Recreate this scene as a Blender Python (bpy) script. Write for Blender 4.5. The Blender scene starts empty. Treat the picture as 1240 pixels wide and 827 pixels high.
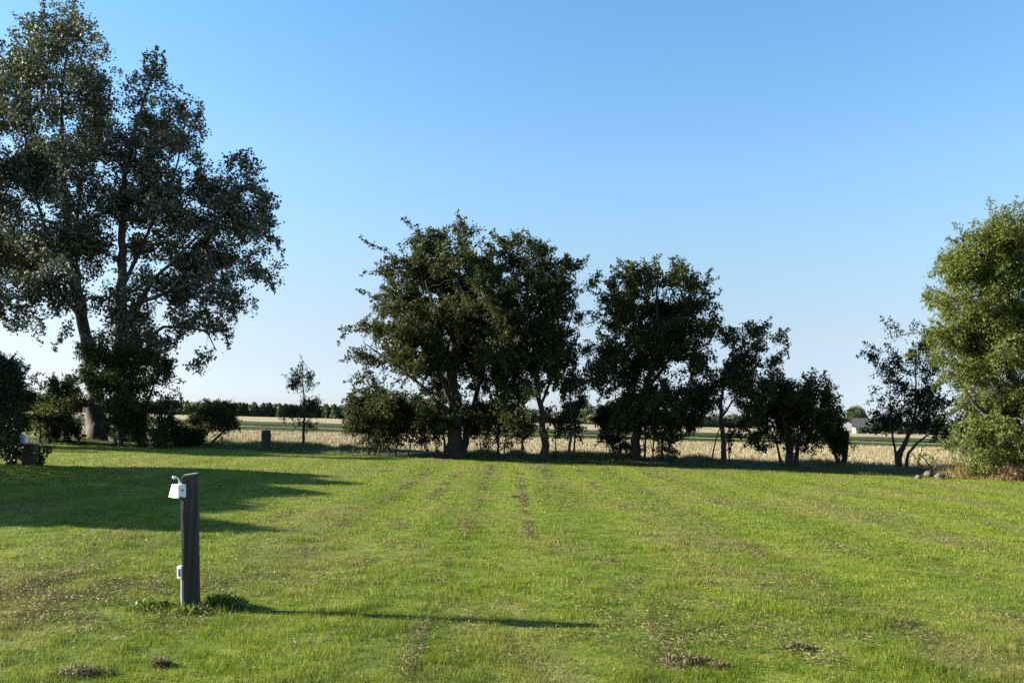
import bpy, bmesh, math, random
import numpy as np
from mathutils import Vector, Matrix, noise

R = math.radians
rng = np.random.default_rng(11)
random.seed(11)
scn = bpy.context.scene
COL = scn.collection

# ------------------------------------------------------------------ camera
F = 1074.0                       # focal length in photo pixels (1240 wide)
CX, CY = 620.0, 413.5
EYE = 1.6
PITCH = math.atan(94.5 / F)
ROLL = math.atan(0.0251)
fwd = np.array([0, math.cos(PITCH), math.sin(PITCH)])
r0 = np.array([1.0, 0, 0]); u0 = np.array([0, -math.sin(PITCH), math.cos(PITCH)])
rgt = r0 * math.cos(ROLL) + u0 * math.sin(ROLL)
upv = -r0 * math.sin(ROLL) + u0 * math.cos(ROLL)
EYEP = np.array([0, 0, EYE])

cam_d = bpy.data.cameras.new('camera')
cam = bpy.data.objects.new('camera', cam_d); COL.objects.link(cam)
cam_d.sensor_width = 36; cam_d.lens = 36 * F / 1240
cam_d.clip_end = 8000; cam_d.clip_start = 0.05
m = Matrix.Identity(4)
for i in range(3):
    m[i][0] = rgt[i]; m[i][1] = upv[i]; m[i][2] = -fwd[i]; m[i][3] = EYEP[i]
cam.matrix_world = m
scn.camera = cam

def ray(px, py):
    return fwd + rgt * ((px - CX) / F) + upv * ((CY - py) / F)
def at(px, py, D):
    d = ray(px, py); return EYEP + d * (D / d[1])
def ground(px, py):
    d = ray(px, py); return EYEP + d * (-EYE / d[2])
def horizon(px):
    return 508 + (px - 620) * 0.0251

# ------------------------------------------------------------------ light
SUN_EL, SUN_AZ = R(18.0), R(5.0)          # sun from the left, a touch beyond the camera plane
s = np.array([-math.cos(SUN_EL) * math.cos(SUN_AZ), math.cos(SUN_EL) * math.sin(SUN_AZ), math.sin(SUN_EL)])
sl = bpy.data.lights.new('sun', 'SUN'); so = bpy.data.objects.new('sun', sl); COL.objects.link(so)
sl.energy = 5.0; sl.angle = R(0.5); sl.color = (1.0, 0.92, 0.78)
so.rotation_euler = Vector(-s).to_track_quat('-Z', 'Y').to_euler()
so.location = (-40, 5, 30)
w = bpy.data.worlds.new('World'); scn.world = w; w.use_nodes = True
nt = w.node_tree; bg = nt.nodes['Background']
sky = nt.nodes.new('ShaderNodeTexSky'); sky.sky_type = 'NISHITA'; sky.sun_disc = False
sky.sun_elevation = SUN_EL; sky.sun_rotation = math.atan2(s[0], s[1])
sky.air_density = 1.0; sky.dust_density = 0.4; sky.ozone_density = 1.5; sky.altitude = 0
# clear late-summer air: Nishita sky with its hue steered by elevation
tcn = nt.nodes.new('ShaderNodeTexCoord'); sep = nt.nodes.new('ShaderNodeSeparateXYZ'); nt.links.new(tcn.outputs['Generated'], sep.inputs[0])
rp = nt.nodes.new('ShaderNodeValToRGB'); nt.links.new(sep.outputs[2], rp.inputs[0])
SKY = [(0.0, (0.42, 0.51, 0.88)), (0.026, (0.42, 0.51, 0.84)), (0.054, (0.44, 0.47, 0.68)), (0.10, (0.525, 0.51, 0.59)), (0.187, (0.62, 0.655, 0.68)), (0.272, (0.62, 0.765, 0.86)), (0.42, (0.55, 0.80, 0.93)), (1.0, (0.50, 0.78, 0.93))]
els = rp.color_ramp.elements
while len(els) < len(SKY): els.new(.5)
for el, (p_, c_) in zip(els, SKY): el.position = p_; el.color = (*c_, 1)
mx = nt.nodes.new('ShaderNodeMix'); mx.data_type = 'RGBA'; mx.blend_type = 'MULTIPLY'; mx.inputs['Factor'].default_value = 1
nt.links.new(sky.outputs[0], mx.inputs['A']); nt.links.new(rp.outputs[0], mx.inputs['B'])
nt.links.new(mx.outputs['Result'], bg.inputs[0]); bg.inputs[1].default_value = 0.083
scn.view_settings.view_transform = 'Standard'; scn.view_settings.look = 'None'
scn.view_settings.gamma = 1; scn.view_settings.exposure = 2.0
scn.render.resolution_x = 1024; scn.render.resolution_y = 682
scn.render.engine = 'CYCLES'
cy = scn.cycles
cy.max_bounces = 6; cy.diffuse_bounces = 3; cy.transmission_bounces = 4; cy.glossy_bounces = 2
cy.use_denoising = False

# ------------------------------------------------------------------ materials
def new_mat(name):
    m = bpy.data.materials.new(name); m.use_nodes = True
    n = m.node_tree; n.nodes.clear()
    out = n.nodes.new('ShaderNodeOutputMaterial'); p = n.nodes.new('ShaderNodeBsdfPrincipled')
    n.links.new(p.outputs[0], out.inputs[0])
    return m, n, p, out
def ramp(n, stops, fac):
    r = n.nodes.new('ShaderNodeValToRGB'); e = r.color_ramp.elements
    while len(e) < len(stops): e.new(0.5)
    for el, (pos, c) in zip(e, stops):
        el.position = pos; el.color = (*c, 1)
    n.links.new(fac, r.inputs[0]); return r.outputs[0]
def noise_tex(n, scale, detail=6, rough=0.6, vec=None, dim=None):
    t = n.nodes.new('ShaderNodeTexNoise'); t.inputs['Scale'].default_value = scale
    t.inputs['Detail'].default_value = detail; t.inputs['Roughness'].default_value = rough
    if vec is not None: n.links.new(vec, t.inputs['Vector'])
    return t.outputs[0]
def pos_vec(n):
    g = n.nodes.new('ShaderNodeNewGeometry'); return g.outputs['Position'], g
def mixc(n, a, b, fac, mode='MIX'):
    x = n.nodes.new('ShaderNodeMix'); x.data_type = 'RGBA'; x.blend_type = mode
    for sock, v in ((x.inputs['Factor'], fac), (x.inputs['A'], a), (x.inputs['B'], b)):
        if isinstance(v, (int, float)): sock.default_value = v
        elif isinstance(v, tuple): sock.default_value = (*v, 1)
        else: n.links.new(v, sock)
    return x.outputs['Result']

def leaf_mat(name, stops, under=None, rough=0.5, spec=0.35, trans=0.3, tcol=(0.16, 0.22, 0.03)):
    m, n, p, out = new_mat(name)
    g = n.nodes.new('ShaderNodeNewGeometry')
    c = ramp(n, stops, g.outputs['Random Per Island'])
    if under is not None:
        c = mixc(n, c, under, g.outputs['Backfacing'])
    n.links.new(c, p.inputs['Base Color'])
    p.inputs['Roughness'].default_value = rough
    p.inputs['Specular IOR Level'].default_value = spec
    t = n.nodes.new('ShaderNodeBsdfTranslucent'); t.inputs[0].default_value = (*tcol, 1)
    ms = n.nodes.new('ShaderNodeMixShader'); ms.inputs[0].default_value = trans
    n.links.new(p.outputs[0], ms.inputs[1]); n.links.new(t.outputs[0], ms.inputs[2])
    n.links.new(ms.outputs[0], out.inputs[0])
    return m

def bark_mat(name, c1, c2, scale=14, stretch=0.18):
    m, n, p, out = new_mat(name)
    pv, g = pos_vec(n)
    mp = n.nodes.new('ShaderNodeMapping'); mp.inputs['Scale'].default_value = (1, 1, stretch)
    n.links.new(pv, mp.inputs[0])
    f = noise_tex(n, scale, 8, 0.65, mp.outputs[0])
    c = ramp(n, [(0.3, c1), (0.7, c2)], f)
    n.links.new(c, p.inputs['Base Color']); p.inputs['Roughness'].default_value = 0.9
    b = n.nodes.new('ShaderNodeBump'); b.inputs['Strength'].default_value = 0.6; b.inputs['Distance'].default_value = 0.03
    n.links.new(f, b.inputs['Height']); n.links.new(b.outputs[0], p.inputs['Normal'])
    return m

M = {}
M['hawthorn'] = leaf_mat('hawthorn_leaf', [(0, (0.016, 0.021, 0.008)), (0.6, (0.025, 0.031, 0.010)), (0.92, (0.05, 0.056, 0.017)), (1, (0.06, 0.045, 0.02))], trans=0.15, tcol=(0.10, 0.13, 0.02), spec=0.12, rough=.6)
M['poplar'] = leaf_mat('poplar_leaf', [(0, (0.022, 0.028, 0.013)), (0.6, (0.034, 0.040, 0.018)), (1, (0.06, 0.064, 0.034))], under=(0.14, 0.142, 0.12), rough=0.6, spec=0.18, trans=0.13, tcol=(0.10, 0.13, 0.03))
M['willow'] = leaf_mat('willow_leaf', [(0, (0.036, 0.052, 0.007)), (0.5, (0.075, 0.092, 0.012)), (1, (0.15, 0.15, 0.04))], under=(0.095, 0.115, 0.035), rough=0.6, spec=0.08, trans=0.22, tcol=(0.15, 0.19, 0.02))
M['elder'] = leaf_mat('elder_leaf', [(0, (0.016, 0.022, 0.009)), (1, (0.035, 0.046, 0.014))], trans=0.13, spec=0.12, rough=.6)
M['yew'] = leaf_mat('hedge_leaf', [(0, (0.012, 0.02, 0.008)), (1, (0.025, 0.04, 0.012))], trans=0.08, spec=0.2, tcol=(0.03, 0.05, 0.01))
M['bramble'] = leaf_mat('bramble_leaf', [(0, (0.05, 0.08, 0.02)), (0.7, (0.10, 0.13, 0.035)), (1, (0.2, 0.14, 0.06))], trans=0.3)
M['rusty'] = leaf_mat('withered_leaf', [(0, (0.10, 0.045, 0.02)), (1, (0.22, 0.12, 0.05))], trans=0.2, tcol=(0.2, 0.1, 0.03))
M['far_leaf'] = leaf_mat('far_tree_leaf', [(0, (0.05, 0.065, 0.03)), (1, (0.10, 0.125, 0.05))], trans=0.15)
M['far_pale'] = leaf_mat('far_willow_leaf', [(0, (0.09, 0.12, 0.05)), (1, (0.16, 0.19, 0.08))], trans=0.2)
M['far_dark'] = leaf_mat('wood_leaf', [(0, (0.028, 0.042, 0.026)), (1, (0.055, 0.07, 0.04))], trans=0.1)  # tone kept a bit lighter to stand for the haze of distance
M['weed'] = leaf_mat('weed_leaf', [(0, (0.05, 0.10, 0.015)), (1, (0.10, 0.17, 0.03))], trans=0.3, rough=0.4, spec=0.5)
M['bark'] = bark_mat('hawthorn_bark', (0.018, 0.014, 0.011), (0.055, 0.045, 0.036))
M['pbark'] = bark_mat('poplar_bark', (0.022, 0.02, 0.018), (0.09, 0.08, 0.068), 9)
M['straw'] = leaf_mat('straw', [(0, (0.20, 0.155, 0.08)), (0.6, (0.34, 0.275, 0.16)), (0.9, (0.22, 0.19, 0.09)), (1, (0.12, 0.14, 0.05))], trans=0.2, tcol=(0.26, 0.22, 0.11), rough=0.6)
M['drygrass'] = leaf_mat('dry_grass', [(0, (0.15, 0.12, 0.04)), (0.55, (0.28, 0.20, 0.09)), (0.8, (0.20, 0.12, 0.055)), (1, (0.10, 0.13, 0.03))], trans=0.3, tcol=(0.3, 0.25, 0.08), rough=0.6)
M['clip'] = leaf_mat('cut_grass', [(0, (0.065, 0.052, 0.02)), (0.5, (0.135, 0.11, 0.042)), (1, (0.21, 0.17, 0.075))], trans=0.15, tcol=(0.2, 0.16, 0.06), rough=0.7)
M['vgrass'] = leaf_mat('verge_grass', [(0, (0.03, 0.05, 0.012)), (0.8, (0.06, 0.09, 0.02)), (1, (0.13, 0.12, 0.04))], trans=0.25)

# mown grass: colour drifts in broad patches, straw-tinted where it dried out
def lawn_color(n):
    pv, g = pos_vec(n)
    mp = n.nodes.new('ShaderNodeMapping'); mp.inputs['Scale'].default_value = (1.0, 0.45, 1)
    n.links.new(pv, mp.inputs[0])
    big = noise_tex(n, 0.55, 5, 0.6, mp.outputs[0])
    fine = noise_tex(n, 3.2, 5, 0.65, pv)
    green = ramp(n, [(0.3, (0.090, 0.142, 0.010)), (0.52, (0.15, 0.198, 0.020)), (0.75, (0.215, 0.25, 0.040))], fine)
    dry = ramp(n, [(0.3, (0.14, 0.145, 0.035)), (0.8, (0.26, 0.225, 0.085))], fine)
    fac = ramp(n, [(0.47, (0, 0, 0)), (0.66, (0.9, 0.9, 0.9))], big)
    # mower bands along the view: sheen of leaning grass put into colour, slightly wavering
    sx = n.nodes.new('ShaderNodeSeparateXYZ'); n.links.new(pv, sx.inputs[0])
    wob = n.nodes.new('ShaderNodeMath'); wob.operation = 'MULTIPLY_ADD'; n.links.new(big, wob.inputs[0]); wob.inputs[1].default_value = 0.5; n.links.new(sx.outputs[0], wob.inputs[2])
    sc = n.nodes.new('ShaderNodeMath'); sc.operation = 'MULTIPLY'; n.links.new(wob.outputs[0], sc.inputs[0]); sc.inputs[1].default_value = 3.4
    si = n.nodes.new('ShaderNodeMath'); si.operation = 'SINE'; n.links.new(sc.outputs[0], si.inputs[0])
    mr = n.nodes.new('ShaderNodeMapRange'); n.links.new(si.outputs[0], mr.inputs[0]); mr.inputs[1].default_value = -1; mr.inputs[2].default_value = 1
    sheen_band = ramp(n, [(0.25, (0.91, 0.925, 0.94)), (0.75, (1.07, 1.055, 1.0))], mr.outputs[0])
    return mixc(n, mixc(n, green, dry, fac), sheen_band, 1.0, 'MULTIPLY'), g, pv, fine
m, n, p, out = new_mat('lawn_grass_blades')
c, g, pv, fine = lawn_color(n)
rnd = ramp(n, [(0, (0.55, 0.6, 0.5)), (0.85, (1.25, 1.2, 1.1)), (1, (1.9, 1.5, 1.8))], g.outputs['Random Per Island'])
c = mixc(n, c, rnd, 1.0, 'MULTIPLY')
n.links.new(c, p.inputs['Base Color']); p.inputs['Roughness'].default_value = 0.5; p.inputs['Specular IOR Level'].default_value = 0.35
t = n.nodes.new('ShaderNodeBsdfTranslucent'); n.links.new(c, t.inputs[0])
ms = n.nodes.new('ShaderNodeMixShader'); ms.inputs[0].default_value = 0.4
n.links.new(p.outputs[0], ms.inputs[1]); n.links.new(t.outputs[0], ms.inputs[2]); n.links.new(ms.outputs[0], out.inputs[0])
p.inputs['Specular IOR Level'].default_value = 0.15
M['blade'] = m
m, n, p, out = new_mat('lawn_turf')
c, g, pv, fine = lawn_color(n)
soil = ramp(n, [(0.35, (0.06, 0.045, 0.02)), (0.6, (1, 1, 1))], noise_tex(n, 11, 6, 0.7, pv))
c = mixc(n, c, soil, 0.45, 'MULTIPLY')
n.links.new(c, p.inputs['Base Color']); p.inputs['Roughness'].default_value = 0.85; p.inputs['Specular IOR Level'].default_value = 0.15
b = n.nodes.new('ShaderNodeBump'); b.inputs['Strength'].default_value = 0.9; b.inputs['Distance'].default_value = 0.05
n.links.new(noise_tex(n, 22, 6, 0.7, pv), b.inputs['Height']); n.links.new(b.outputs[0], p.inputs['Normal'])
M['turf'] = m

def soil_mat(name, stops, scale, bump=0.03):
    m, n, p, out = new_mat(name)
    pv, g = pos_vec(n)
    f = noise_tex(n, scale, 8, 0.7, pv)
    n.links.new(ramp(n, stops, f), p.inputs['Base Color']); p.inputs['Roughness'].default_value = 0.95
    p.inputs['Specular IOR Level'].default_value = 0.1
    b = n.nodes.new('ShaderNodeBump'); b.inputs['Strength'].default_value = 0.8; b.inputs['Distance'].default_value = bump
    n.links.new(f, b.inputs['Height']); n.links.new(b.outputs[0], p.inputs['Normal'])
    return m
M['field'] = soil_mat('stubble_field', [(0.3, (0.19, 0.15, 0.085)), (0.5, (0.30, 0.24, 0.14)), (0.7, (0.37, 0.305, 0.185))], 0.9, 0.1)
M['verge'] = soil_mat('verge_soil', [(0.3, (0.025, 0.03, 0.012)), (0.6, (0.06, 0.07, 0.02)), (0.8, (0.10, 0.085, 0.05))], 2.5)
M['strip'] = soil_mat('beet_leaves', [(0.3, (0.03, 0.04, 0.014)), (0.7, (0.06, 0.07, 0.026))], 1.5, 0.2)
M['strip2'] = soil_mat('young_crop', [(0.3, (0.20, 0.22, 0.08)), (0.7, (0.30, 0.31, 0.14))], 1.5, 0.1)
M['stone'] = soil_mat('grey_stone', [(0.3, (0.07, 0.062, 0.05)), (0.7, (0.17, 0.155, 0.13))], 9)
M['endgrain'] = soil_mat('weathered_end_grain', [(0.3, (0.20, 0.19, 0.17)), (0.7, (0.36, 0.35, 0.32))], 60, 0.004)
M['timber'] = bark_mat('dark_creosoted_timber', (0.007, 0.005, 0.004), (0.075, 0.056, 0.042), 34, 0.035)
M['redwood'] = bark_mat('brown_timber', (0.035, 0.02, 0.014), (0.09, 0.05, 0.035), 40, 0.1)

def plain(name, c, rough=0.5, spec=0.5, var=0.12, scale=30):
    m, n, p, out = new_mat(name)
    pv, g = pos_vec(n)
    f = noise_tex(n, scale, 5, 0.6, pv)
    n.links.new(ramp(n, [(0.3, tuple(x * (1 - var) for x in c)), (0.7, c)], f), p.inputs['Base Color'])
    p.inputs['Roughness'].default_value = rough; p.inputs['Specular IOR Level'].default_value = spec
    return m
M['white'] = plain('white_plastic', (0.72, 0.72, 0.70), 0.4)
M['grey'] = plain('grey_plastic', (0.5, 0.51, 0.51), 0.45)
M['black'] = plain('dark_gap', (0.02, 0.02, 0.02), 0.6)
M['render'] = plain('white_render', (0.62, 0.61, 0.59), 0.9, 0.1, 0.08, 2)
M['slate'] = plain('dark_roof_tiles', (0.05, 0.05, 0.055), 0.7, 0.3, 0.3, 3)
M['glass'] = plain('window_glass', (0.04, 0.05, 0.06), 0.1, 0.6)
M['brick'] = plain('chimney_brick', (0.25, 0.12, 0.08), 0.9, 0.1, 0.3, 5)

# ------------------------------------------------------------------ object helpers
def link(o, parent=None):
    COL.objects.link(o)
    if parent is not None: o.parent = parent
    return o
def tag(o, label=None, cat=None, group=None, kind=None):
    if label: o['label'] = label
    if cat: o['category'] = cat
    if group: o['group'] = group
    if kind: o['kind'] = kind
    return o
def thing(name, loc, label, cat, group=None):
    o = bpy.data.objects.new(name, None); o.empty_display_size = 0.3; o.location = loc
    link(o); return tag(o, label, cat, group)
def mesh_np(name, V, polys, mat, parent=None, smooth=False):
    """V (n,3); polys: list of int arrays (m,k) all faces of k corners"""
    me = bpy.data.meshes.new(name)
    V = np.ascontiguousarray(V, dtype=np.float32)
    polys = [np.asarray(q, dtype=np.int32) for q in polys if len(q)]
    me.vertices.add(len(V)); me.vertices.foreach_set('co', V.ravel())
    nl = sum(q.size for q in polys); npoly = sum(len(q) for q in polys)
    me.loops.add(nl); me.polygons.add(npoly)
    me.loops.foreach_set('vertex_index', np.concatenate([q.ravel() for q in polys]))
    tot = np.concatenate([np.full(len(q), q.shape[1], np.int32) for q in polys])
    st = np.concatenate([[0], np.cumsum(tot)[:-1]]).astype(np.int32)
    me.polygons.foreach_set('loop_start', st)
    if smooth: me.polygons.foreach_set('use_smooth', np.ones(npoly, bool))
    me.update(calc_edges=True); me.validate()
    me.materials.append(mat)
    return link(bpy.data.objects.new(name, me), parent)
def from_bm(name, bm, mat, parent=None, smooth=False):
    me = bpy.data.meshes.new(name); bmesh.ops.recalc_face_normals(bm, faces=bm.faces); bm.to_mesh(me); bm.free()
    if smooth:
        for f in me.polygons: f.use_smooth = True
    me.materials.append(mat)
    return link(bpy.data.objects.new(name, me), parent)
def unit(v):
    return v / np.maximum(np.linalg.norm(v, axis=-1, keepdims=True), 1e-9)

def leaves(P, D, L, W, upbias=0.3, fold=0.15, rg=rng):
    """kite-shaped leaves at P growing towards D (n,3); L, W arrays. returns V, quads"""
    k = len(P)
    N = unit(rg.normal(size=(k, 3)) + np.array([0, 0, upbias]))
    D = unit(D); S = unit(np.cross(N, D)); N = np.cross(D, S)
    L = np.asarray(L)[:, None]; W = np.asarray(W)[:, None]
    V = np.empty((k, 4, 3))
    V[:, 0] = P
    V[:, 1] = P + D * L * 0.45 + S * W * 0.5 + N * W * fold
    V[:, 2] = P + D * L
    V[:, 3] = P + D * L * 0.45 - S * W * 0.5 + N * W * fold
    return V.reshape(-1, 3), np.arange(k * 4).reshape(-1, 4)

def tubes(P0, P1, Ra, Rb, k=3):
    """separate tapered prisms"""
    n_ = len(P0); T = unit(P1 - P0)
    ref = np.where(np.abs(T[:, 2:3]) > 0.9, np.array([[1.0, 0, 0]]), np.array([[0, 0, 1.0]]))
    A = unit(np.cross(T, ref)); B = np.cross(T, A)
    an = np.arange(k) * 2 * math.pi / k
    ring = A[:, None] * np.cos(an)[None, :, None] + B[:, None] * np.sin(an)[None, :, None]
    V = np.concatenate([P0[:, None] + ring * Ra[:, None, None], P1[:, None] + ring * Rb[:, None, None]], 1)
    base = (np.arange(n_) * 2 * k)[:, None]
    Q = []
    for j in range(k):
        j2 = (j + 1) % k
        Q.append(np.concatenate([base + j, base + j2, base + k + j2, base + k + j], 1))
    return V.reshape(-1, 3), np.concatenate(Q)

class Acc:
    def __init__(s): s.V = []; s.Q = {}; s.n = 0
    def add(s, V, Q):
        if len(V) == 0: return
        Q = np.asarray(Q) + s.n; s.V.append(V); s.n += len(V); s.Q.setdefault(Q.shape[1], []).append(Q)
    def build(s, name, mat, parent=None, origin=None, smooth=False):
        V = np.concatenate(s.V)
        if origin is not None: V = V - np.asarray(origin)
        return mesh_np(name, V, [np.concatenate(q) for q in s.Q.values()], mat, parent, smooth)

def chain_tube(P, Rr, k=8, rough=0.0, rg=rng):
    """continuous tube along points P"""
    P = np.asarray(P, float); n_ = len(P)
    T = np.empty_like(P); T[1:-1] = P[2:] - P[:-2]; T[0] = P[1] - P[0]; T[-1] = P[-1] - P[-2]; T = unit(T)
    ref = np.array([0.83, 0.55, 0.05]); A = unit(ref - (T @ ref)[:, None] * T); B = np.cross(T, A)
    an = np.arange(k) * 2 * math.pi / k
    rad = np.asarray(Rr)[:, None] * (1 + rough * rg.normal(size=(n_, k)))
    V = P[:, None] + (A[:, None] * np.cos(an)[None, :, None] + B[:, None] * np.sin(an)[None, :, None]) * rad[..., None]
    i = np.arange(n_ - 1)[:, None] * k; j = np.arange(k)[None]; j2 = (j + 1) % k
    Q = np.stack([i + j, i + j2, i + k + j2, i + k + j], -1).reshape(-1, 4)
    return V.reshape(-1, 3), Q
def resample(P, step):
    P = np.asarray(P, float); d = np.linalg.norm(np.diff(P, axis=0), axis=1); c = np.concatenate([[0], np.cumsum(d)])
    n_ = max(2, int(c[-1] / step) + 1); t = np.linspace(0, c[-1], n_)
    return np.stack([np.interp(t, c, P[:, i]) for i in range(P.shape[1])], 1)

# ------------------------------------------------------------------ tree grower
DENS, PERM = 2.8, 3.1
def tree(name, label, cat, base_px, stems, blobs, sprays=(), leaf='hawthorn', bark='bark', group=None, D=None,
         spread=1.6, dens=9.0, per=16, lsize=(0.10, 0.065), sig=0.10, step=0.3, nspray=110, ragged=1.1, rthr=-.13, gap=(0.55, -0.12), spray_len=0.45,
         droop=-0.15, seed=1, fatness=1.15, copies=2, upbias=0.3, wind=(0, 0, 0), tip=0.007, children=True, twig_r=0.006):
    rg = np.random.default_rng(seed)
    base = ground(*base_px)
    if D is None: D = base[1]
    else: base = np.array([at(base_px[0], base_px[1], D)[0], D, 0.0])
    s_ = D / F
    # --- trunk nodes
    nodes = []; parent = []; fixed_r = []
    segs = Acc()
    first = None
    for st in stems:                       # st: list of (px, py, radius_px[, depth offset])
        pts = np.array([np.append(at(q[0], q[1], D + (q[3] if len(q) > 3 else 0)), q[2] * s_) for q in st])
        if pts[0, 2] < 0.6: pts[0, 2] = -0.3
        pts[:, 3] *= (1.0 if len(segs.V) == 0 else .75) * (1 - .35 * np.linspace(0, 1, len(pts)))
        rs = resample(pts, step)
        rs[1:-1, :2] += rg.normal(size=(len(rs) - 2, 2)) * 0.25 * rs[1:-1, 3:4]
        i0 = len(nodes)
        for j, q in enumerate(rs):
            nodes.append(q[:3]); fixed_r.append(q[3]); parent.append(i0 + j - 1 if j else -1)
        V, Q = chain_tube(rs[:, :3], rs[:, 3] * (1 + 0.35 * np.exp(-np.maximum(rs[:, 2], 0) / 0.25)), 10, 0.06, rg)
        segs.add(V, Q)
    nfix = len(nodes)
    # --- attraction points in the crown's clumps
    A = []; C = []
    for b in blobs:
        for _ in range(copies):
            off = rg.uniform(-1, 1) * spread
            c = at(b[0], b[1], D + off)
            rad = np.array([b[2] * s_, 0.5 * (b[2] + b[3]) * s_ * fatness, b[3] * s_]) * rg.uniform(0.9, 1.1)
            k = int(DENS * dens * 4.19 * rad.prod() / copies * (b[4] if len(b) > 4 else 1)) + 2
            q = unit(rg.normal(size=(k, 3))) * rg.random((k, 1)) ** 0.38
            q[:, 2] *= np.where(q[:, 2] < 0, 0.85, 1.0)
            pq = c + q * rad
            if ragged:
                rr_ = np.linalg.norm(q, axis=1); kp = [(r_ < .62) or noise.noise(Vector(v_ * ragged) + Vector((0, seed * 3.7, 0))) > rthr for r_, v_ in zip(rr_, pq)]
                q = q[kp]; k = len(q)
            A.append(c + q * rad); C.append(np.repeat(c[None], k, 0))
    A = np.concatenate(A); C = np.concatenate(C)
    if gap:
        keep = np.array([noise.noise(Vector(a * gap[0]) + Vector((seed * 7.3, 0, 0))) > gap[1] for a in A]); A = A[keep]; C = C[keep]
    topz = max(at(b[0], b[1] - b[3], D)[2] for b in blobs)
    ok = (A[:, 2] > 0.25) & (A[:, 2] < topz - .5 * spray_len); A = A[ok]; C = C[ok]
    # --- space colonisation
    alive = np.ones(len(A), bool)
    NP = np.array(nodes); dmin = np.full(len(A), 1e9); near = np.zeros(len(A), int)
    def upd(i0, i1):
        d = np.linalg.norm(A[:, None] - NP[None, i0:i1], axis=2); j = d.argmin(1); dd = d[np.arange(len(A)), j]
        b = dd < dmin; dmin[b] = dd[b]; near[b] = j[b] + i0
    lo = 0
    # crowns only sprout from the upper part of the stems
    zmin = A[:, 2].min(); upd(0, nfix)
    kids = {}
    for it in range(110):
        if not alive.any(): break
        idx = np.where(alive)[0]
        u_, inv = np.unique(near[idx], return_inverse=True)
        dirs = np.zeros((len(u_), 3)); np.add.at(dirs, inv, unit(A[idx] - NP[near[idx]]))
        dirs = unit(unit(dirs) + rg.normal(size=dirs.shape) * 0.22)
        new = NP[u_] + dirs * step
        good = []
        for a, q in zip(u_, new):
            ks = kids.setdefault(int(a), [])
            if len(ks) < 4 and all(np.linalg.norm(NP[k_] - q) > 0.45 * step for k_ in ks): good.append((a, q))
        if not good: break
        i0 = len(NP)
        NP = np.concatenate([NP, np.array([g_[1] for g_ in good])])
        for j, g_ in enumerate(good): parent.append(int(g_[0])); kids[int(g_[0])].append(i0 + j)
        upd(i0, len(NP)); alive &= dmin > step * 1.15
    n_ = len(NP); parent = np.array(parent)
    # --- radii by the pipe rule
    acc = np.zeros(n_); rad = np.zeros(n_)
    for i in range(n_ - 1, nfix - 1, -1):
        rad[i] = max(tip, acc[i] ** (1 / 2.3)); acc[parent[i]] += rad[i] ** 2.3
    rad[:nfix] = fixed_r
    i = np.arange(nfix, n_)
    if len(i):
        ra = np.minimum(np.maximum(rad[i], rad[parent[i]] * 0.0 + rad[i]), 0.75 * np.where(parent[i] < nfix, rad[parent[i]], 9))
        ra = np.where(parent[i] < nfix, np.maximum(ra, tip), np.minimum(rad[parent[i]], rad[i] * 1.25))
        thick = rad[i] > 0.025
        for msk, k in ((thick, 7), (~thick, 3)):
            if msk.any():
                V, Q = tubes(NP[parent[i[msk]]], NP[i[msk]] + unit(NP[i[msk]] - NP[parent[i[msk]]]) * rad[i[msk], None] * 0.3, ra[msk], rad[i[msk]], k); segs.add(V, Q)
    # --- leafy twigs at each attraction point
    src = NP[near]
    out_d = unit(unit(A - src) * 0.7 + unit(A - C) * 0.5 + rg.normal(size=A.shape) * 0.45 + np.array([0, 0, droop]) + np.array(wind))
    ln = spray_len * rg.uniform(0.5, 1.3, len(A))
    V, Q = tubes(src, A, np.full(len(A), twig_r), np.full(len(A), twig_r * .8), 3); segs.add(V, Q)
    V, Q = tubes(A, A + out_d * ln[:, None], np.full(len(A), twig_r * .8), np.full(len(A), twig_r * .4), 3); segs.add(V, Q)
    cnt = np.maximum(1, (PERM * per * rg.uniform(0.6, 1.4, len(A)))).astype(int)
    idx = np.repeat(np.arange(len(A)), cnt); t = rg.uniform(-0.25, 1.0, len(idx))
    P = A[idx] + out_d[idx] * (ln[idx] * t)[:, None] + rg.normal(size=(len(idx), 3)) * sig * (1.1 - 0.6 * np.clip(t, 0, 1))[:, None]
    Dl = out_d[idx] * 0.6 + rg.normal(size=P.shape) * 0.8 + np.array([0, 0, droop])
    cr = Acc()
    L = lsize[0] * rg.uniform(0.6, 1.3, len(P)); W = lsize[1] * rg.uniform(0.6, 1.3, len(P))
    V, Q = leaves(P, Dl, L, W, upbias, rg=rg); cr.add(V, Q)
    # --- long arching sprays that break the outline
    paths = []
    for sp in sprays:
        off = rg.uniform(-0.5, 0.5) * spread
        paths.append(np.array([at(q[0], q[1], D + off * 0.6) for q in sp]))
    if nspray:
        cen = A.mean(0); od = unit(A - cen); od[:, 2] += .15; od = unit(od); probe = A + od * .7
        pick = rg.permutation(len(A))[:1500]; got = 0
        for a in pick:
            if got >= nspray: break
            if A[a, 2] < topz - .7 * spray_len and (np.linalg.norm(A - probe[a], axis=1) < .5).sum() <= 1:
                got += 1; l_ = rg.uniform(.5, 1.4) * min(1.0, .35 + len(A) / 2500); zc_ = topz + .12; dv = unit(od[a] * .8 + rg.normal(size=3) * .35 + np.array([-.1, 0, .12])); q0 = A[a]
                paths.append(np.array([q0 - dv * .3, q0 + dv * l_ * .4, q0 + dv * l_ * .75 + [0, 0, -.03 * l_], q0 + dv * l_ + np.array([0, 0, -.16 * l_])])); paths[-1][:, 2] = np.minimum(paths[-1][:, 2], zc_)
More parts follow.
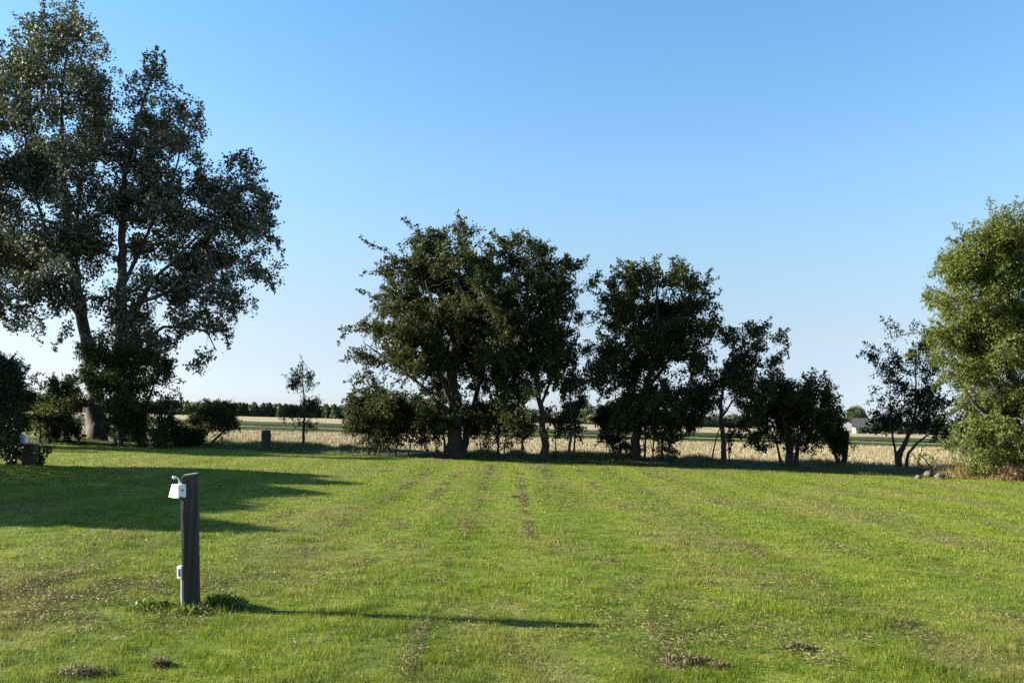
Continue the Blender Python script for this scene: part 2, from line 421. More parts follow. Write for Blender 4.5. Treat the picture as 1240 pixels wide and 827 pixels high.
    for pts in paths:
        rs = resample(pts, 0.12)
        rs[1:-1] += rg.normal(size=(len(rs) - 2, 3)) * 0.03
        V, Q = chain_tube(rs, np.linspace(0.018, 0.004, len(rs)), 4); segs.add(V, Q)
        T = unit(np.gradient(rs, axis=0))
        k = len(rs) * 8; ii = rg.integers(0, len(rs), k); f = ii / len(rs)
        P = rs[ii] + rg.normal(size=(k, 3)) * (0.10 * (1.15 - f))[:, None]
        V, Q = leaves(P, T[ii] * 0.5 + rg.normal(size=(k, 3)) * 0.7 + np.array([0, 0, -0.2]), lsize[0] * rg.uniform(.6, 1.2, k), lsize[1] * rg.uniform(.6, 1.2, k), 0.3, rg=rg); cr.add(V, Q)
        for j in range(2, len(rs) - 1, 2):
            dd = unit(T[j] * 0.6 + rg.normal(size=3) * 0.6); l2 = rg.uniform(0.15, 0.45) * (1.1 - j / len(rs))
            V, Q = tubes(rs[j:j + 1], rs[j:j + 1] + dd * l2, np.array([.006]), np.array([.003]), 3); segs.add(V, Q)
            k = int(l2 * 50) + 1; P = rs[j] + dd * (l2 * rg.random((k, 1))) + rg.normal(size=(k, 3)) * .035
            V, Q = leaves(P, dd + rg.normal(size=(k, 3)) * .7, lsize[0] * rg.uniform(.6, 1.2, k), lsize[1] * rg.uniform(.6, 1.2, k), 0.3, rg=rg); cr.add(V, Q)
    root = thing(name, base, label, cat, group)
    segs.build('trunk', M[bark], root, base, True)
    cr.build('crown', M[leaf], root, base)
    return root


# ------------------------------------------------------------------ ground
def und(x, y):
    return 0.018 * np.sin(x * 1.1 + 0.7 * y) + 0.016 * np.sin(y * 0.9 - 0.4 * x + 1) + 0.02 * np.sin(x * 0.31 + 2) * np.sin(y * 0.27)
edge_px = [(-200, 537), (0, 538), (120, 538), (250, 543), (400, 550.5), (560, 557), (700, 561), (900, 567.5), (1100, 576), (1240, 584), (1500, 598)]
eg = np.array([ground(*q) for q in edge_px])
def edge(x):
    return np.interp(x, eg[:, 0], eg[:, 1])

def lawn_h(x, y):
    return und(x, y) * np.clip((edge(x) - y) / 1.5 + 0.4, 0.4, 1) * np.clip(np.hypot(x + 2.5, y - 7.1) / 2.5, 0, 1)

# field: one sheet out to the horizon
xs = np.array([-6000, -2500, -800, -300, -120, -60, 0, 60, 120, 300, 800, 2500, 6000.]); ys = np.array([-3000, -800, -200, -40, 0, 40, 60, 90, 130, 200, 400, 800, 2500, 6500.])
X, Y = np.meshgrid(xs, ys); V = np.stack([X.ravel(), Y.ravel(), np.full(X.size, -0.12)], 1)
def grid_quads(nx, ny):
    i = np.arange(ny - 1)[:, None] * nx + np.arange(nx - 1)[None]
    return np.stack([i, i + 1, i + nx + 1, i + nx], -1).reshape(-1, 4)
tag(mesh_np('field', V, [grid_quads(len(xs), len(ys))], M['field']), kind='structure')
# lawn
xs = np.concatenate([np.linspace(-70, -26, 23), np.linspace(-25, 25, 201), np.linspace(26, 70, 23)])
vs = np.linspace(0, 1, 220)
X, Vv = np.meshgrid(xs, vs); Yy = -14 + (edge(X) + 14 + 0.25 * np.sin(X * 1.7) + 0.15 * np.sin(X * 4.1 + 1)) * Vv
Z = lawn_h(X, Yy)
tag(mesh_np('lawn', np.stack([X.ravel(), Yy.ravel(), Z.ravel()], 1), [grid_quads(len(xs), len(vs))], M['turf'], smooth=True), kind='structure')
# verge bank under the tree row
xs = np.linspace(-70, 60, 400); vs = np.linspace(0, 1, 16)
X, Vv = np.meshgrid(xs, vs)
wid = np.interp(X, [-30, -10, 5, 15, 40], [5.5, 6.5, 6.5, 8, 8])
Yy = edge(X) - 0.5 + wid * Vv
Z = -0.10 + 0.28 * np.sin(np.clip(Vv, 0, 1) * math.pi) ** 0.7 + 0.03 * np.sin(X * 2.3 + Vv * 9) * np.sin(Vv * math.pi)
tag(mesh_np('verge', np.stack([X.ravel(), Yy.ravel(), Z.ravel()], 1), [grid_quads(len(xs), len(vs))], M['verge'], smooth=True), kind='structure')
def crop(name, y0, y1, h, mat):
    xs = np.linspace(-500, 500, 300); rows = [(y0, -0.15), (y0 + .4, h), (y1 - .4, h), (y1, -0.15)]
    V = np.concatenate([np.stack([xs, np.full(len(xs), yy) + (rng.normal(size=len(xs)) * 0.3), np.full(len(xs), zz) + (rng.normal(size=len(xs)) * h * .12 if zz > 0 else 0)], 1) for yy, zz in rows])
    tag(mesh_np(name, V, [grid_quads(len(xs), 4)], mat), kind='structure')
crop('field_strip', 110, 150, 0.25, M['strip'])
crop('field_strip', 91.5, 101, 0.12, M['strip2'])
crop('field_strip', 88.5, 90.5, 0.22, M['strip'])

# ------------------------------------------------------------------ grass
def blades(P, h, wd, lean, rg=rng, bend=None):
    k = len(P); an = rg.uniform(0, 2 * math.pi, k); S = np.stack([np.cos(an), np.sin(an), np.zeros(k)], 1)
    a2 = rg.uniform(0, 2 * math.pi, k); Ld = np.stack([np.cos(a2), np.sin(a2), np.zeros(k)], 1) * (rg.random(k) * lean * h)[:, None]
    V = np.empty((k, 3, 3)); V[:, 0] = P - S * wd[:, None] * .5; V[:, 1] = P + S * wd[:, None] * .5
    V[:, 2] = P + Ld; V[:, 2, 2] += h
    if bend is not None: V[:, 2, 1] += bend * h
    return V.reshape(-1, 3), np.arange(k * 3).reshape(-1, 3)
def nz(P, f, seed):
    return np.array([noise.noise(Vector((a[0] * f + seed, a[1] * f, seed * .7))) for a in P])
acc = Acc()
bands = [(4.3, 7.5, 6800, 0.0042, 0.031), (7.5, 11, 3400, 0.0058, 0.031), (11, 16, 1600, 0.0085, 0.031), (16, 24, 700, 0.012, 0.033), (24, 41, 230, 0.019, 0.036)]
for y0, y1, dn, wd, h in bands:
    half = 0.66 * (y0 + y1) / 2 + 0.6
    k = int((y1 - y0) * 2 * half * dn)
    y = rng.uniform(y0, y1, k); x = rng.uniform(-1, 1, k) * (0.66 * y + 0.6)
    ok = y < edge(x) - 0.1; x, y = x[ok], y[ok]
    tuft = 0.6 + 0.5 * np.sin(x * 7 + 2 * np.sin(y * 3.1)) * np.sin(y * 6 + 2 * np.sin(x * 2.7)) + rng.random(len(x)) * 0.6
    hh = h * np.clip(tuft, 0.35, 1.6)
    P = np.stack([x, y, lawn_h(x, y) - 0.004], 1)
    clump = np.clip(1 + .45 * nz(np.stack([x, y * .7], 1), 2.2, 5.0) + .6 * nz(np.stack([x, y], 1), 9.0, 3.0), .4, 1.7)
    tall = np.clip((nz(np.stack([x, y * .8], 1), 3.1, 11.0) - .25) * 4, 0, 1); clump = clump * (1 + .6 * tall * (y < 14))
    V, Q = blades(P, hh * clump, wd * rng.uniform(.7, 1.3, len(x)), 0.9, bend=.2 * np.sin(x * 3.4)); acc.add(V, Q)
k = 900; a_ = rng.uniform(0, 6.28, k); r_ = .09 + np.abs(rng.normal(size=k)) * .13
pc = ground(232.5, 738); x = pc[0] + np.cos(a_) * r_ * 1.5; y = pc[1] + np.sin(a_) * r_
V, Q = blades(np.stack([x, y, lawn_h(x, y)], 1), rng.uniform(.04, .13, k) * np.exp(-r_ * 1.5), np.full(k, .0055), 1.0); acc.add(V, Q)
tag(acc.build('grass', M['blade']), 'short mown green grass blades covering the lawn', 'grass', kind='stuff')

# dry cuttings left by the mower, in rows and patches
acc = Acc()
rows = [(-2.4, .25), (-1.55, .25), (-0.62, .14), (0.30, .12), (1.15, .25), (2.2, .3), (3.2, .3), (4.4, .3), (-3.6, .3)]
def scatter_clip(x, y, wd):
    ok = (y < edge(x) - .3); x, y = x[ok], y[ok]; k = len(x)
    P = np.stack([x, y, lawn_h(x, y) + rng.uniform(0.004, 0.034, k)], 1)
    d = rng.normal(size=(k, 3)) * np.array([1, 1, .3])
    V, Q = leaves(P, d, 0.032 * rng.uniform(.6, 1.4, k) * (1 + y / 25), wd * .55 * (1 + y / 9), .8); acc.add(V, Q)
for rx, rw in rows:
    y = 5 + 25 * rng.random(9000) ** 1.3; x = rx + rng.normal(size=9000) * rw * .35 + 0.004 * (y - 7) * 0
    P = np.stack([x, y], 1); nn = nz(P * np.array([1, .8]), 1.3, rx * 3 + 9); ok = (nn > (.08 if rw < .2 else .2)) & (rng.random(len(nn)) < .85)
    scatter_clip(x[ok], y[ok], np.full(ok.sum(), 0.006))
patches = [((60, 715), 01.0, .55, 10000), ((20, 745), .9, .40, 6000), ((150, 700), .8, .35, 3000), ((180, 660), 1.2, .8, 4000), ((400, 700), 1.2, .5, 2500), ((860, 770), .9, .6, 5000), ((900, 720), 1.2, .8, 1800), ((760, 745), .6, .4, 700), ((1010, 680), 1.5, 1., 1400), ((710, 600), 1.6, 1.2, 1600),
           ((880, 615), 2.2, .7, 1200), ((1100, 640), 2, 1, 1000), ((520, 770), .5, .3, 500), ((400, 790), .4, .2, 400), ((880, 640), 2, 1, 900), ((1180, 800), .5, .3, 400), ((700, 800), .5, .3, 500), ((540, 640), 1, .8, 700)]
for (px, py), sx, sy, k in patches:
    c = ground(px, py); x = c[0] + rng.normal(size=k) * sx; y = c[1] + rng.normal(size=k) * sy
    nn = nz(np.stack([x, y], 1), 2.5, px * .1); ok = nn > -0.02
    scatter_clip(x[ok], y[ok], np.full(ok.sum(), 0.007))
tag(acc.build('grass_cuttings', M['clip']), 'dry brown grass cuttings lying in rows and patches on the lawn', 'cuttings', kind='stuff')

# small heaps of cut grass
def heap(px, py, rx, ry, h, label):
    c = ground(px, py); c[2] = lawn_h(c[0], c[1]); rx *= .8; ry *= .8; h *= .5; k = int(1500 * rx / .3)
    k = max(k, 900); q = np.clip(rng.normal(size=(k, 2)) * .42, -.95, .95)
    z = h * np.exp(-(q ** 2).sum(1) * 2) * rng.uniform(.5, 1.15, k)
    P = np.stack([q[:, 0] * rx, q[:, 1] * ry, z], 1)
    V, Q = leaves(P, rng.normal(size=(k, 3)) * np.array([1, 1, .5]), .045 * rng.uniform(.5, 1.3, k), .006 * rng.uniform(.7, 1.3, k), .5)
    o = mesh_np('grass_heap', V, [Q], M['clip']); o.location = c
    tag(o, label, 'grass heap', 'heaps of cut grass on the lawn')
heap(100, 822, .24, .14, .06, 'long brown heap of cut grass near the lower left corner of the lawn')
heap(832, 801, .30, .17, .06, 'widest brown heap of dry cut grass at the bottom right of centre')
heap(966, 788, .15, .09, .05, 'small round heap of cut grass to the right of the widest heap')
heap(195, 812, .09, .06, .05, 'tiny heap of dark cut grass close to the foot of the picture, below the post')
heap(874, 808, .09, .06, .045, 'little clod of cut grass just right of the widest heap')
heap(623, 601, .16, .12, .07, 'small dark clod alone on the far middle lawn')

# ------------------------------------------------------------------ field stubble
acc = Acc()
k = 90000
y = 41 + 50 * rng.random(k) ** 1.2; x = rng.uniform(-1, 1, k) * (0.62 * y)
ok = (y > edge(x) + 4); x, y = x[ok], y[ok]
row = np.round(x / 0.7) * 0.7 + rng.normal(size=len(x)) * .12
P = np.stack([row, y, np.full(len(x), -0.13)], 1)
V, Q = blades(P, rng.uniform(.10, .24, len(x)), rng.uniform(.02, .06, len(x)), 1.2); acc.add(V, Q)
tag(acc.build('stubble', M['straw']), 'pale straw stubble standing in the field behind the trees', 'stubble', kind='stuff')
# ------------------------------------------------------------------ trees
ROW = 'dark trees in the row along the field'
# two poplars
tree('poplar_tree', 'tall poplar on the far left with a thick leaning trunk and silvery top', 'tree', (118, 536),
     [[(120, 536, 16), (119, 510, 13), (115, 480, 10), (105, 420, 7.5), (96, 370, 8), (86, 300, 6), (76, 200, 4), (75, 110, 2.5), (85, 30, 1)],
      [(97, 380, 5), (90, 300, 4, 1), (100, 200, 3, 1.5), (110, 110, 1.2, 1.5)],
      [(92, 345, 4), (60, 290, 3.5, -1), (35, 220, 2.5, -1.5), (25, 110, 1.2, -1.5)],
      [(98, 385, 4), (60, 335, 3, -1), (10, 280, 2, -2), (-40, 220, 1.2, -2)]],
     [(88, 28, 22, 26), (70, 45, 30, 28), (48, 62, 32, 32), (105, 75, 28, 35), (15, 85, 35, 35), (70, 105, 40, 38), (118, 120, 20, 38), (30, 135, 42, 42), (-25, 140, 45, 50),
      (85, 165, 40, 38), (120, 180, 20, 40), (10, 190, 45, 42), (55, 215, 42, 38), (105, 235, 32, 38), (-35, 220, 45, 45), (15, 255, 45, 38), (70, 280, 42, 34), (110, 300, 28, 34),
      (30, 310, 42, 32), (-25, 300, 42, 40), (65, 345, 36, 28), (0, 350, 38, 30), (-40, 360, 35, 30), (105, 355, 28, 28), (45, 385, 34, 20), (75, 400, 26, 16), (-10, 385, 22, 14), (-70, 200, 40, 70), (-70, 310, 40, 50)],
     sprays=[[(86, 40), (88, 18), (91, 2)], [(72, 45), (66, 26), (68, 14)], [(100, 60), (112, 46), (118, 44)]],
     leaf='poplar', bark='pbark', spread=3.2, dens=3.6, ragged=.7, rthr=-.22, per=14, lsize=(0.145, 0.12), nspray=70, sig=0.19, step=0.5, gap=(0.5, -0.07), spray_len=0.55, droop=-0.1, seed=3, group='tall poplars on the left')
tree('poplar_tree', 'tall poplar with an upright ivy covered trunk and a crown spreading right', 'tree', (152, 537),
     [[(152, 537, 19), (150, 510, 16), (149, 470, 11), (147, 380, 8), (148, 300, 6), (150, 220, 4.5), (168, 140, 2.5), (187, 85, 1)],
      [(149, 400, 5), (185, 340, 3.5, -1), (235, 290, 2.5, -1.5), (295, 240, 1.2, -1)],
      [(148, 350, 4), (185, 270, 3, 1), (215, 200, 2, 1.5), (225, 140, 1, 1)],
      [(149, 430, 4), (200, 395, 2.6, .5), (250, 400, 1.6, .5), (262, 425, 1, .5)],
      [(160, 370, 4), (215, 350, 3, -2), (280, 320, 1.6, -2), (325, 300, .8, -1.5)]],
     [(190, 75, 11, 16), (183, 95, 18, 18), (172, 122, 24, 26), (155, 150, 22, 28), (205, 128, 24, 20), (232, 150, 14, 26), (195, 165, 32, 30), (165, 195, 34, 30), (222, 190, 26, 32), (195, 225, 34, 30), (240, 225, 20, 22),
      (290, 205, 18, 14), (275, 228, 30, 24), (310, 240, 14, 16), (160, 245, 32, 32), (215, 262, 36, 30), (255, 268, 34, 28), (300, 268, 30, 24), (325, 285, 16, 16), (330, 315, 10, 10), (285, 305, 36, 24), (240, 315, 36, 26), (180, 295, 28, 28),
      (310, 330, 20, 16), (255, 350, 34, 20), (210, 350, 28, 22), (175, 350, 22, 24), (290, 365, 22, 14), (262, 392, 26, 12), (225, 385, 24, 14), (262, 420, 22, 12), (240, 440, 8, 6), (170, 395, 24, 18), (140, 415, 26, 22), (165, 430, 28, 22), (290, 205, 14, 12), (270, 240, 24, 18), (300, 270, 24, 18), (190, 412, 20, 14), (158, 375, 24, 18), (135, 360, 16, 20)],
     sprays=[[(187, 100), (188, 78), (190, 58)], [(182, 100), (176, 82), (174, 66)], [(195, 95), (200, 78), (198, 64)], [(235, 155), (242, 138), (243, 126)], [(290, 208), (296, 196), (298, 188)], [(320, 285), (334, 288), (342, 310)]],
     leaf='poplar', bark='pbark', spread=2.8, dens=4.3, ragged=.7, rthr=-.22, per=17, lsize=(0.145, 0.12), nspray=70, sig=0.17, step=0.45, gap=(0.5, -0.10), spray_len=0.5, seed=4, group='tall poplars on the left')
# undergrowth at their feet
tree('elder_bush', 'dark leafy bush hugging the poplar trunks, rounded, taller than the shrubs beside it', 'bush', (172, 538),
     [[(172, 538, 4), (175, 500, 3), (190, 455, 1)], [(150, 538, 4, -1), (135, 490, 2.5, -1), (125, 440, 1, -1)], [(190, 539, 2.5), (200, 500, 1.5)]],
     [(106, 425, 9, 12, .7), (110, 455, 10, 14, .8), (122, 435, 14, 12), (145, 440, 18, 14), (172, 436, 18, 12), (196, 446, 16, 10), (209, 460, 9, 8), (130, 462, 16, 12), (158, 462, 24, 16), (190, 466, 22, 12), (128, 486, 12, 10, .6), (165, 488, 28, 14), (198, 490, 16, 11), (180, 508, 28, 11), (150, 510, 16, 10), (206, 510, 12, 9), (175, 526, 30, 8), (140, 528, 14, 7, .6), (202, 528, 14, 7)],
     sprays=[[(196, 446), (206, 438), (214, 436)], [(205, 462), (216, 458), (222, 462)], [(172, 436), (178, 424), (186, 418)], [(125, 438), (112, 430), (104, 432)], [(205, 470), (216, 474), (220, 484)]],
     leaf='elder', spread=1.0, D=39.5, dens=20, per=14, lsize=(0.12, 0.075), ragged=0, seed=5, gap=(0.9, -0.1), step=.25)
tree('elder_bush', 'dark open bush left of the poplars with twiggy shoots against the sky', 'bush', (66, 538),
     [[(60, 538, 2), (62, 500, 1.5), (66, 465, .8)], [(78, 538, 2, .5), (80, 500, 1.3, .5), (88, 462, .7, .5)], [(48, 538, 1.5), (50, 500, 1)], [(95, 538, 1.5), (97, 500, 1.)]],
     [(68, 472, 18, 12), (88, 466, 8, 12), (52, 485, 16, 14), (80, 490, 22, 16), (60, 505, 24, 14), (90, 508, 14, 10), (42, 505, 10, 14), (70, 520, 34, 9)],
     sprays=[[(66, 480), (64, 462), (66, 452)], [(86, 470), (90, 458), (94, 450)], [(50, 480), (48, 466), (44, 458)]],
     leaf='elder', spread=1.0, dens=20, per=15, lsize=(0.10, 0.07), seed=6, gap=(0.9, -0.1), step=.25)
tree('elder_bush', 'light twiggy bush showing above the dark hedge at the left edge', 'bush', (8, 540),
     [[(8, 540, 3), (10, 490, 2), (14, 445, .8)], [(0, 540, 2), (-6, 480, 1)]],
     [(12, 445, 16, 12), (0, 458, 18, 14), (26, 456, 10, 10), (5, 480, 28, 18), (-20, 470, 20, 20), (28, 480, 10, 14), (0, 510, 30, 16)],
     sprays=[[(12, 445), (16, 434), (22, 426)], [(24, 460), (30, 450), (36, 446)], [(4, 445), (3, 434), (0, 428)]],
     leaf='elder', spread=1.0, dens=14, per=13, seed=7, step=.25, gap=(0.9, -0.1))
tree('hawthorn_tree', 'broad dark hawthorn added beyond the left edge to shade the bushes, only its twigs reaching in', 'tree', (-62, 536),  # added out of view in the row to shade the bushes by the poplars
     [[(-62, 536, 8), (-62, 500, 6), (-58, 440, 3), (-55, 400, 1)], [(-60, 510, 4), (-90, 450, 2), (-105, 410, 1)], [(-62, 505, 4), (-35, 455, 2), (-22, 425, 1)]],
     [(-60, 380, 40, 20), (-95, 400, 35, 24), (-30, 415, 22, 18), (-65, 420, 50, 28), (-100, 445, 40, 26), (-30, 450, 26, 22), (-65, 470, 55, 26), (-110, 485, 40, 24), (-25, 490, 26, 22), (-65, 510, 60, 18)],
     D=37, spread=2.2, dens=9, per=16, lsize=(0.12, 0.08), seed=45, group=ROW)
tree('young_tree', 'small round bushy tree on a slanting stem, right of the poplars', 'tree', (250, 541),
     [[(250, 541, 1.8), (262, 530, 1.6), (276, 517, 1.2), (268, 500, .8)], [(243, 541, 1.4), (244, 522, 1.2), (255, 505, .8)]],
     [(262, 500, 22, 11), (245, 508, 14, 9), (278, 508, 11, 9), (262, 512, 20, 8), (270, 495, 14, 7), (240, 520, 8, 5)],
     spread=.6, dens=46, per=15, lsize=(0.09, 0.06), leaf='elder', seed=8, step=.18, sig=.1, spray_len=.2, gap=(1.5, -0.2), group=ROW)
tree('low_shrub', 'low dark mound-shaped shrub between the poplars and the stump', 'shrub', (228, 541),
     [[(228, 541, 1.5), (226, 525, 1)], [(232, 541, 1.2), (238, 528, .8)]],
     [(222, 526, 12, 9), (236, 528, 12, 8), (228, 533, 18, 7)], spread=.5, dens=60, per=15, lsize=(0.09, 0.06), leaf='elder', nspray=6, ragged=0, seed=9, step=.16, sig=.09, spray_len=.18, gap=None)
tree('young_tree', 'slender young tree standing alone with a thin spire above a bushy foot', 'tree', (367, 545),
     [[(366, 545, 2.0), (368, 520, 1.7), (369, 490, 1.2), (366, 460, .8), (367, 438, .4)], [(368, 520, .8), (355, 498, .5)], [(368, 515, .8), (383, 495, .5)]],
     [(366, 442, 5, 7), (360, 452, 8, 6), (374, 458, 6, 6), (364, 466, 10, 6), (372, 472, 8, 5), (356, 464, 6, 4), (367, 488, 16, 8), (355, 496, 10, 9), (380, 495, 9, 9), (368, 500, 20, 9), (362, 512, 9, 5), (376, 513, 9, 5)],
     sprays=[[(366, 450), (367, 440), (364, 431)], [(366, 466), (355, 463), (347, 470)], [(370, 462), (378, 468), (385, 464)], [(369, 455), (378, 449)]],
     spread=.5, dens=19, per=9, lsize=(0.085, 0.055), seed=10, step=.18, sig=.09, spray_len=.22, gap=(1.4, -0.1), group=ROW)
# the big central hawthorn and its neighbours
tree('hawthorn_tree', 'largest hawthorn, broad crown with long twigs reaching left, thick stout trunk', 'tree', (553, 553),
     [[(553, 553, 11), (552, 530, 9.5), (552, 500, 7.5), (548, 460, 7), (550, 400, 5), (556, 330, 2.5), (560, 290, 1)],
      [(562, 553, 6, .4), (566, 515, 4.8, .4), (585, 450, 4, .6), (598, 380, 2, .8)],
      [(552, 500, 5), (530, 450, 4, -.6), (500, 400, 3, -.8), (470, 365, 1.2, -.8)],
      [(550, 510, 4), (515, 470, 3, -1), (470, 435, 2, -1), (440, 415, 1, -1)],
      [(549, 480, 4), (535, 410, 3, -1.5), (515, 340, 1.5, -1.5)],
      [(541, 552, 2.5, .2), (537, 520, 1.8, .2), (530, 480, 1)]],
     [(560, 284, 12, 12), (540, 295, 22, 14), (516, 296, 22, 14), (496, 306, 16, 11), (560, 315, 34, 20), (522, 325, 30, 20), (490, 332, 24, 14), (590, 330, 24, 24), (545, 350, 40, 26), (500, 360, 32, 20), (470, 372, 20, 12), (590, 370, 34, 30),
      (555, 390, 42, 28), (510, 395, 36, 24), (472, 402, 22, 14), (450, 400, 12, 8), (600, 415, 30, 28), (560, 430, 42, 28), (515, 435, 34, 22), (478, 432, 24, 16), (450, 435, 16, 11), (440, 455, 14, 8), (590, 455, 32, 22), (540, 470, 30, 18), (495, 465, 28, 17), (462, 468, 20, 11),
      (570, 485, 34, 17), (520, 495, 30, 15), (600, 490, 28, 15), (485, 492, 22, 12), (535, 512, 30, 10), (585, 508, 28, 12), (500, 510, 24, 9), (470, 480, 22, 12), (610, 470, 26, 16), (560, 505, 26, 10)],
     sprays=[[(500, 325), (470, 305), (452, 297), (437, 287)], [(490, 345), (465, 330), (455, 318)], [(480, 375), (455, 362), (432, 350)], [(470, 372), (450, 378), (440, 388)], [(470, 405), (440, 398), (420, 400), (410, 416)], [(465, 402), (440, 392), (411, 398)], [(465, 440), (440, 432), (425, 422), (417, 436)],
             [(455, 460), (435, 455), (418, 462)], [(525, 300), (515, 284), (520, 276)], [(555, 290), (556, 272), (562, 264)], [(490, 310), (484, 296)], [(545, 295), (540, 276)], [(575, 300), (585, 288)], [(445, 468), (430, 476), (420, 490)]],
     spread=2.6, dens=9.5, per=23, lsize=(0.115, 0.075), D=35.9, rthr=-.2, seed=21, gap=(0.6, -0.16), group=ROW, wind=(-.1, 0, .05))
tree('hawthorn_tree', 'tall hawthorn just right of the largest one, crown merging into it, slim pale trunk', 'tree', (660, 556),
     [[(663, 556, 5), (658, 530, 4.5), (655, 500, 4), (648, 440, 3.2), (640, 370, 2), (632, 300, .8)], [(688, 553, 2.5), (692, 520, 2.2), (690, 470, 1.6), (700, 400, 1)], [(655, 490, 2.5), (680, 430, 2, .6), (700, 350, 1, .6)], [(640, 553, 1.3), (630, 525, 1.1), (622, 490, .8)], [(674, 552, 1.2, .5), (672, 510, 1)]],
     [(630, 294, 16, 11), (652, 306, 14, 12), (612, 305, 14, 12), (632, 322, 26, 18), (662, 335, 22, 18), (690, 326, 16, 13), (705, 318, 6, 5), (706, 348, 16, 13), (682, 360, 24, 18), (640, 355, 28, 24), (650, 395, 34, 26), (692, 392, 22, 20), (712, 385, 10, 10), (620, 400, 24, 22), (665, 430, 34, 22), (702, 428, 18, 16), (720, 440, 12, 14),
      (630, 445, 30, 20), (690, 458, 24, 14), (655, 470, 30, 16), (620, 480, 24, 14), (715, 462, 10, 10), (727, 455, 9, 13), (729, 425, 8, 10), (645, 498, 28, 13), (682, 495, 20, 12), (610, 500, 22, 12), (688, 514, 14, 8), (648, 514, 18, 9), (625, 516, 14, 8)],
     sprays=[[(690, 330), (702, 318), (712, 310)], [(700, 352), (716, 346), (726, 340)], [(630, 298), (628, 284), (634, 278)], [(655, 306), (664, 292)], [(612, 306), (606, 290)], [(715, 440), (728, 448), (733, 462)], [(708, 392), (722, 388)]],
     spread=2.0, dens=11, per=22, lsize=(0.115, 0.075), D=35.2, rthr=-.22, seed=22, gap=(0.65, -0.12), group=ROW)
tree('hawthorn_bush', 'low spreading thorn bush on several thin stems beneath the left side of the largest hawthorn', 'bush', (465, 550),
     [[(447, 550, 1.6), (446, 525, 1.4), (440, 500, 1)], [(459, 551, 1.5, .3), (460, 520, 1.3, .3), (468, 495, 1)], [(470, 550, 1.4), (472, 520, 1.1)], [(478, 551, 1.5, -.3), (484, 520, 1.2, -.3), (496, 495, .9)], [(492, 551, 1.1), (500, 525, .9), (510, 508, .7)], [(425, 548, .8), (432, 525, .7)]],
     [(448, 486, 20, 11), (434, 500, 14, 9), (470, 490, 24, 12), (455, 506, 30, 11), (490, 500, 22, 12), (512, 508, 18, 9), (478, 518, 30, 8), (440, 516, 20, 8), (530, 515, 16, 7), (465, 532, 28, 6, .4), (510, 530, 18, 6, .4)],
     sprays=[[(440, 498), (428, 492), (420, 500)], [(450, 484), (440, 474), (428, 472)], [(434, 514), (424, 518), (420, 526)]],
     spread=1.0, dens=30, per=14, lsize=(0.10, 0.065), D=35.8, ragged=0, seed=23, step=.22, sig=.12, spray_len=.25, gap=(.9, -.15), group=ROW)
tree('hawthorn_bush', 'thin stemmed thicket between the trunks of the two biggest hawthorns', 'bush', (608, 554),
     [[(603, 554, 1.5), (604, 525, 1.2), (600, 500, .8)], [(610, 554, 1.3, .3), (613, 520, 1.)], [(584, 553, 1.1), (580, 520, .9)], [(628, 553, 1.0), (634, 530, .8)]],
     [(600, 500, 24, 12), (580, 505, 18, 11), (622, 505, 18, 12), (604, 520, 24, 8), (582, 522, 14, 7), (630, 522, 14, 7), (600, 536, 20, 6, .35)],
     spread=1.0, dens=30, per=12, lsize=(0.10, 0.065), ragged=0, seed=24, step=.22, sig=.12, spray_len=.25, gap=(.9, -.05))
tree('young_tree', 'bare thin sapling with a small leafy head standing in the gap between two hawthorns', 'tree', (694, 556),
     [[(693, 556, 1.6), (696, 530, 1.0), (697, 500, .8), (699, 480, .4)]],
     [(697, 490, 9, 7), (702, 480, 6, 6), (692, 500, 7, 4)], spread=.4, dens=40, per=10, lsize=(0.09, 0.06), seed=25, step=.16, sig=.09, spray_len=.2, gap=None)
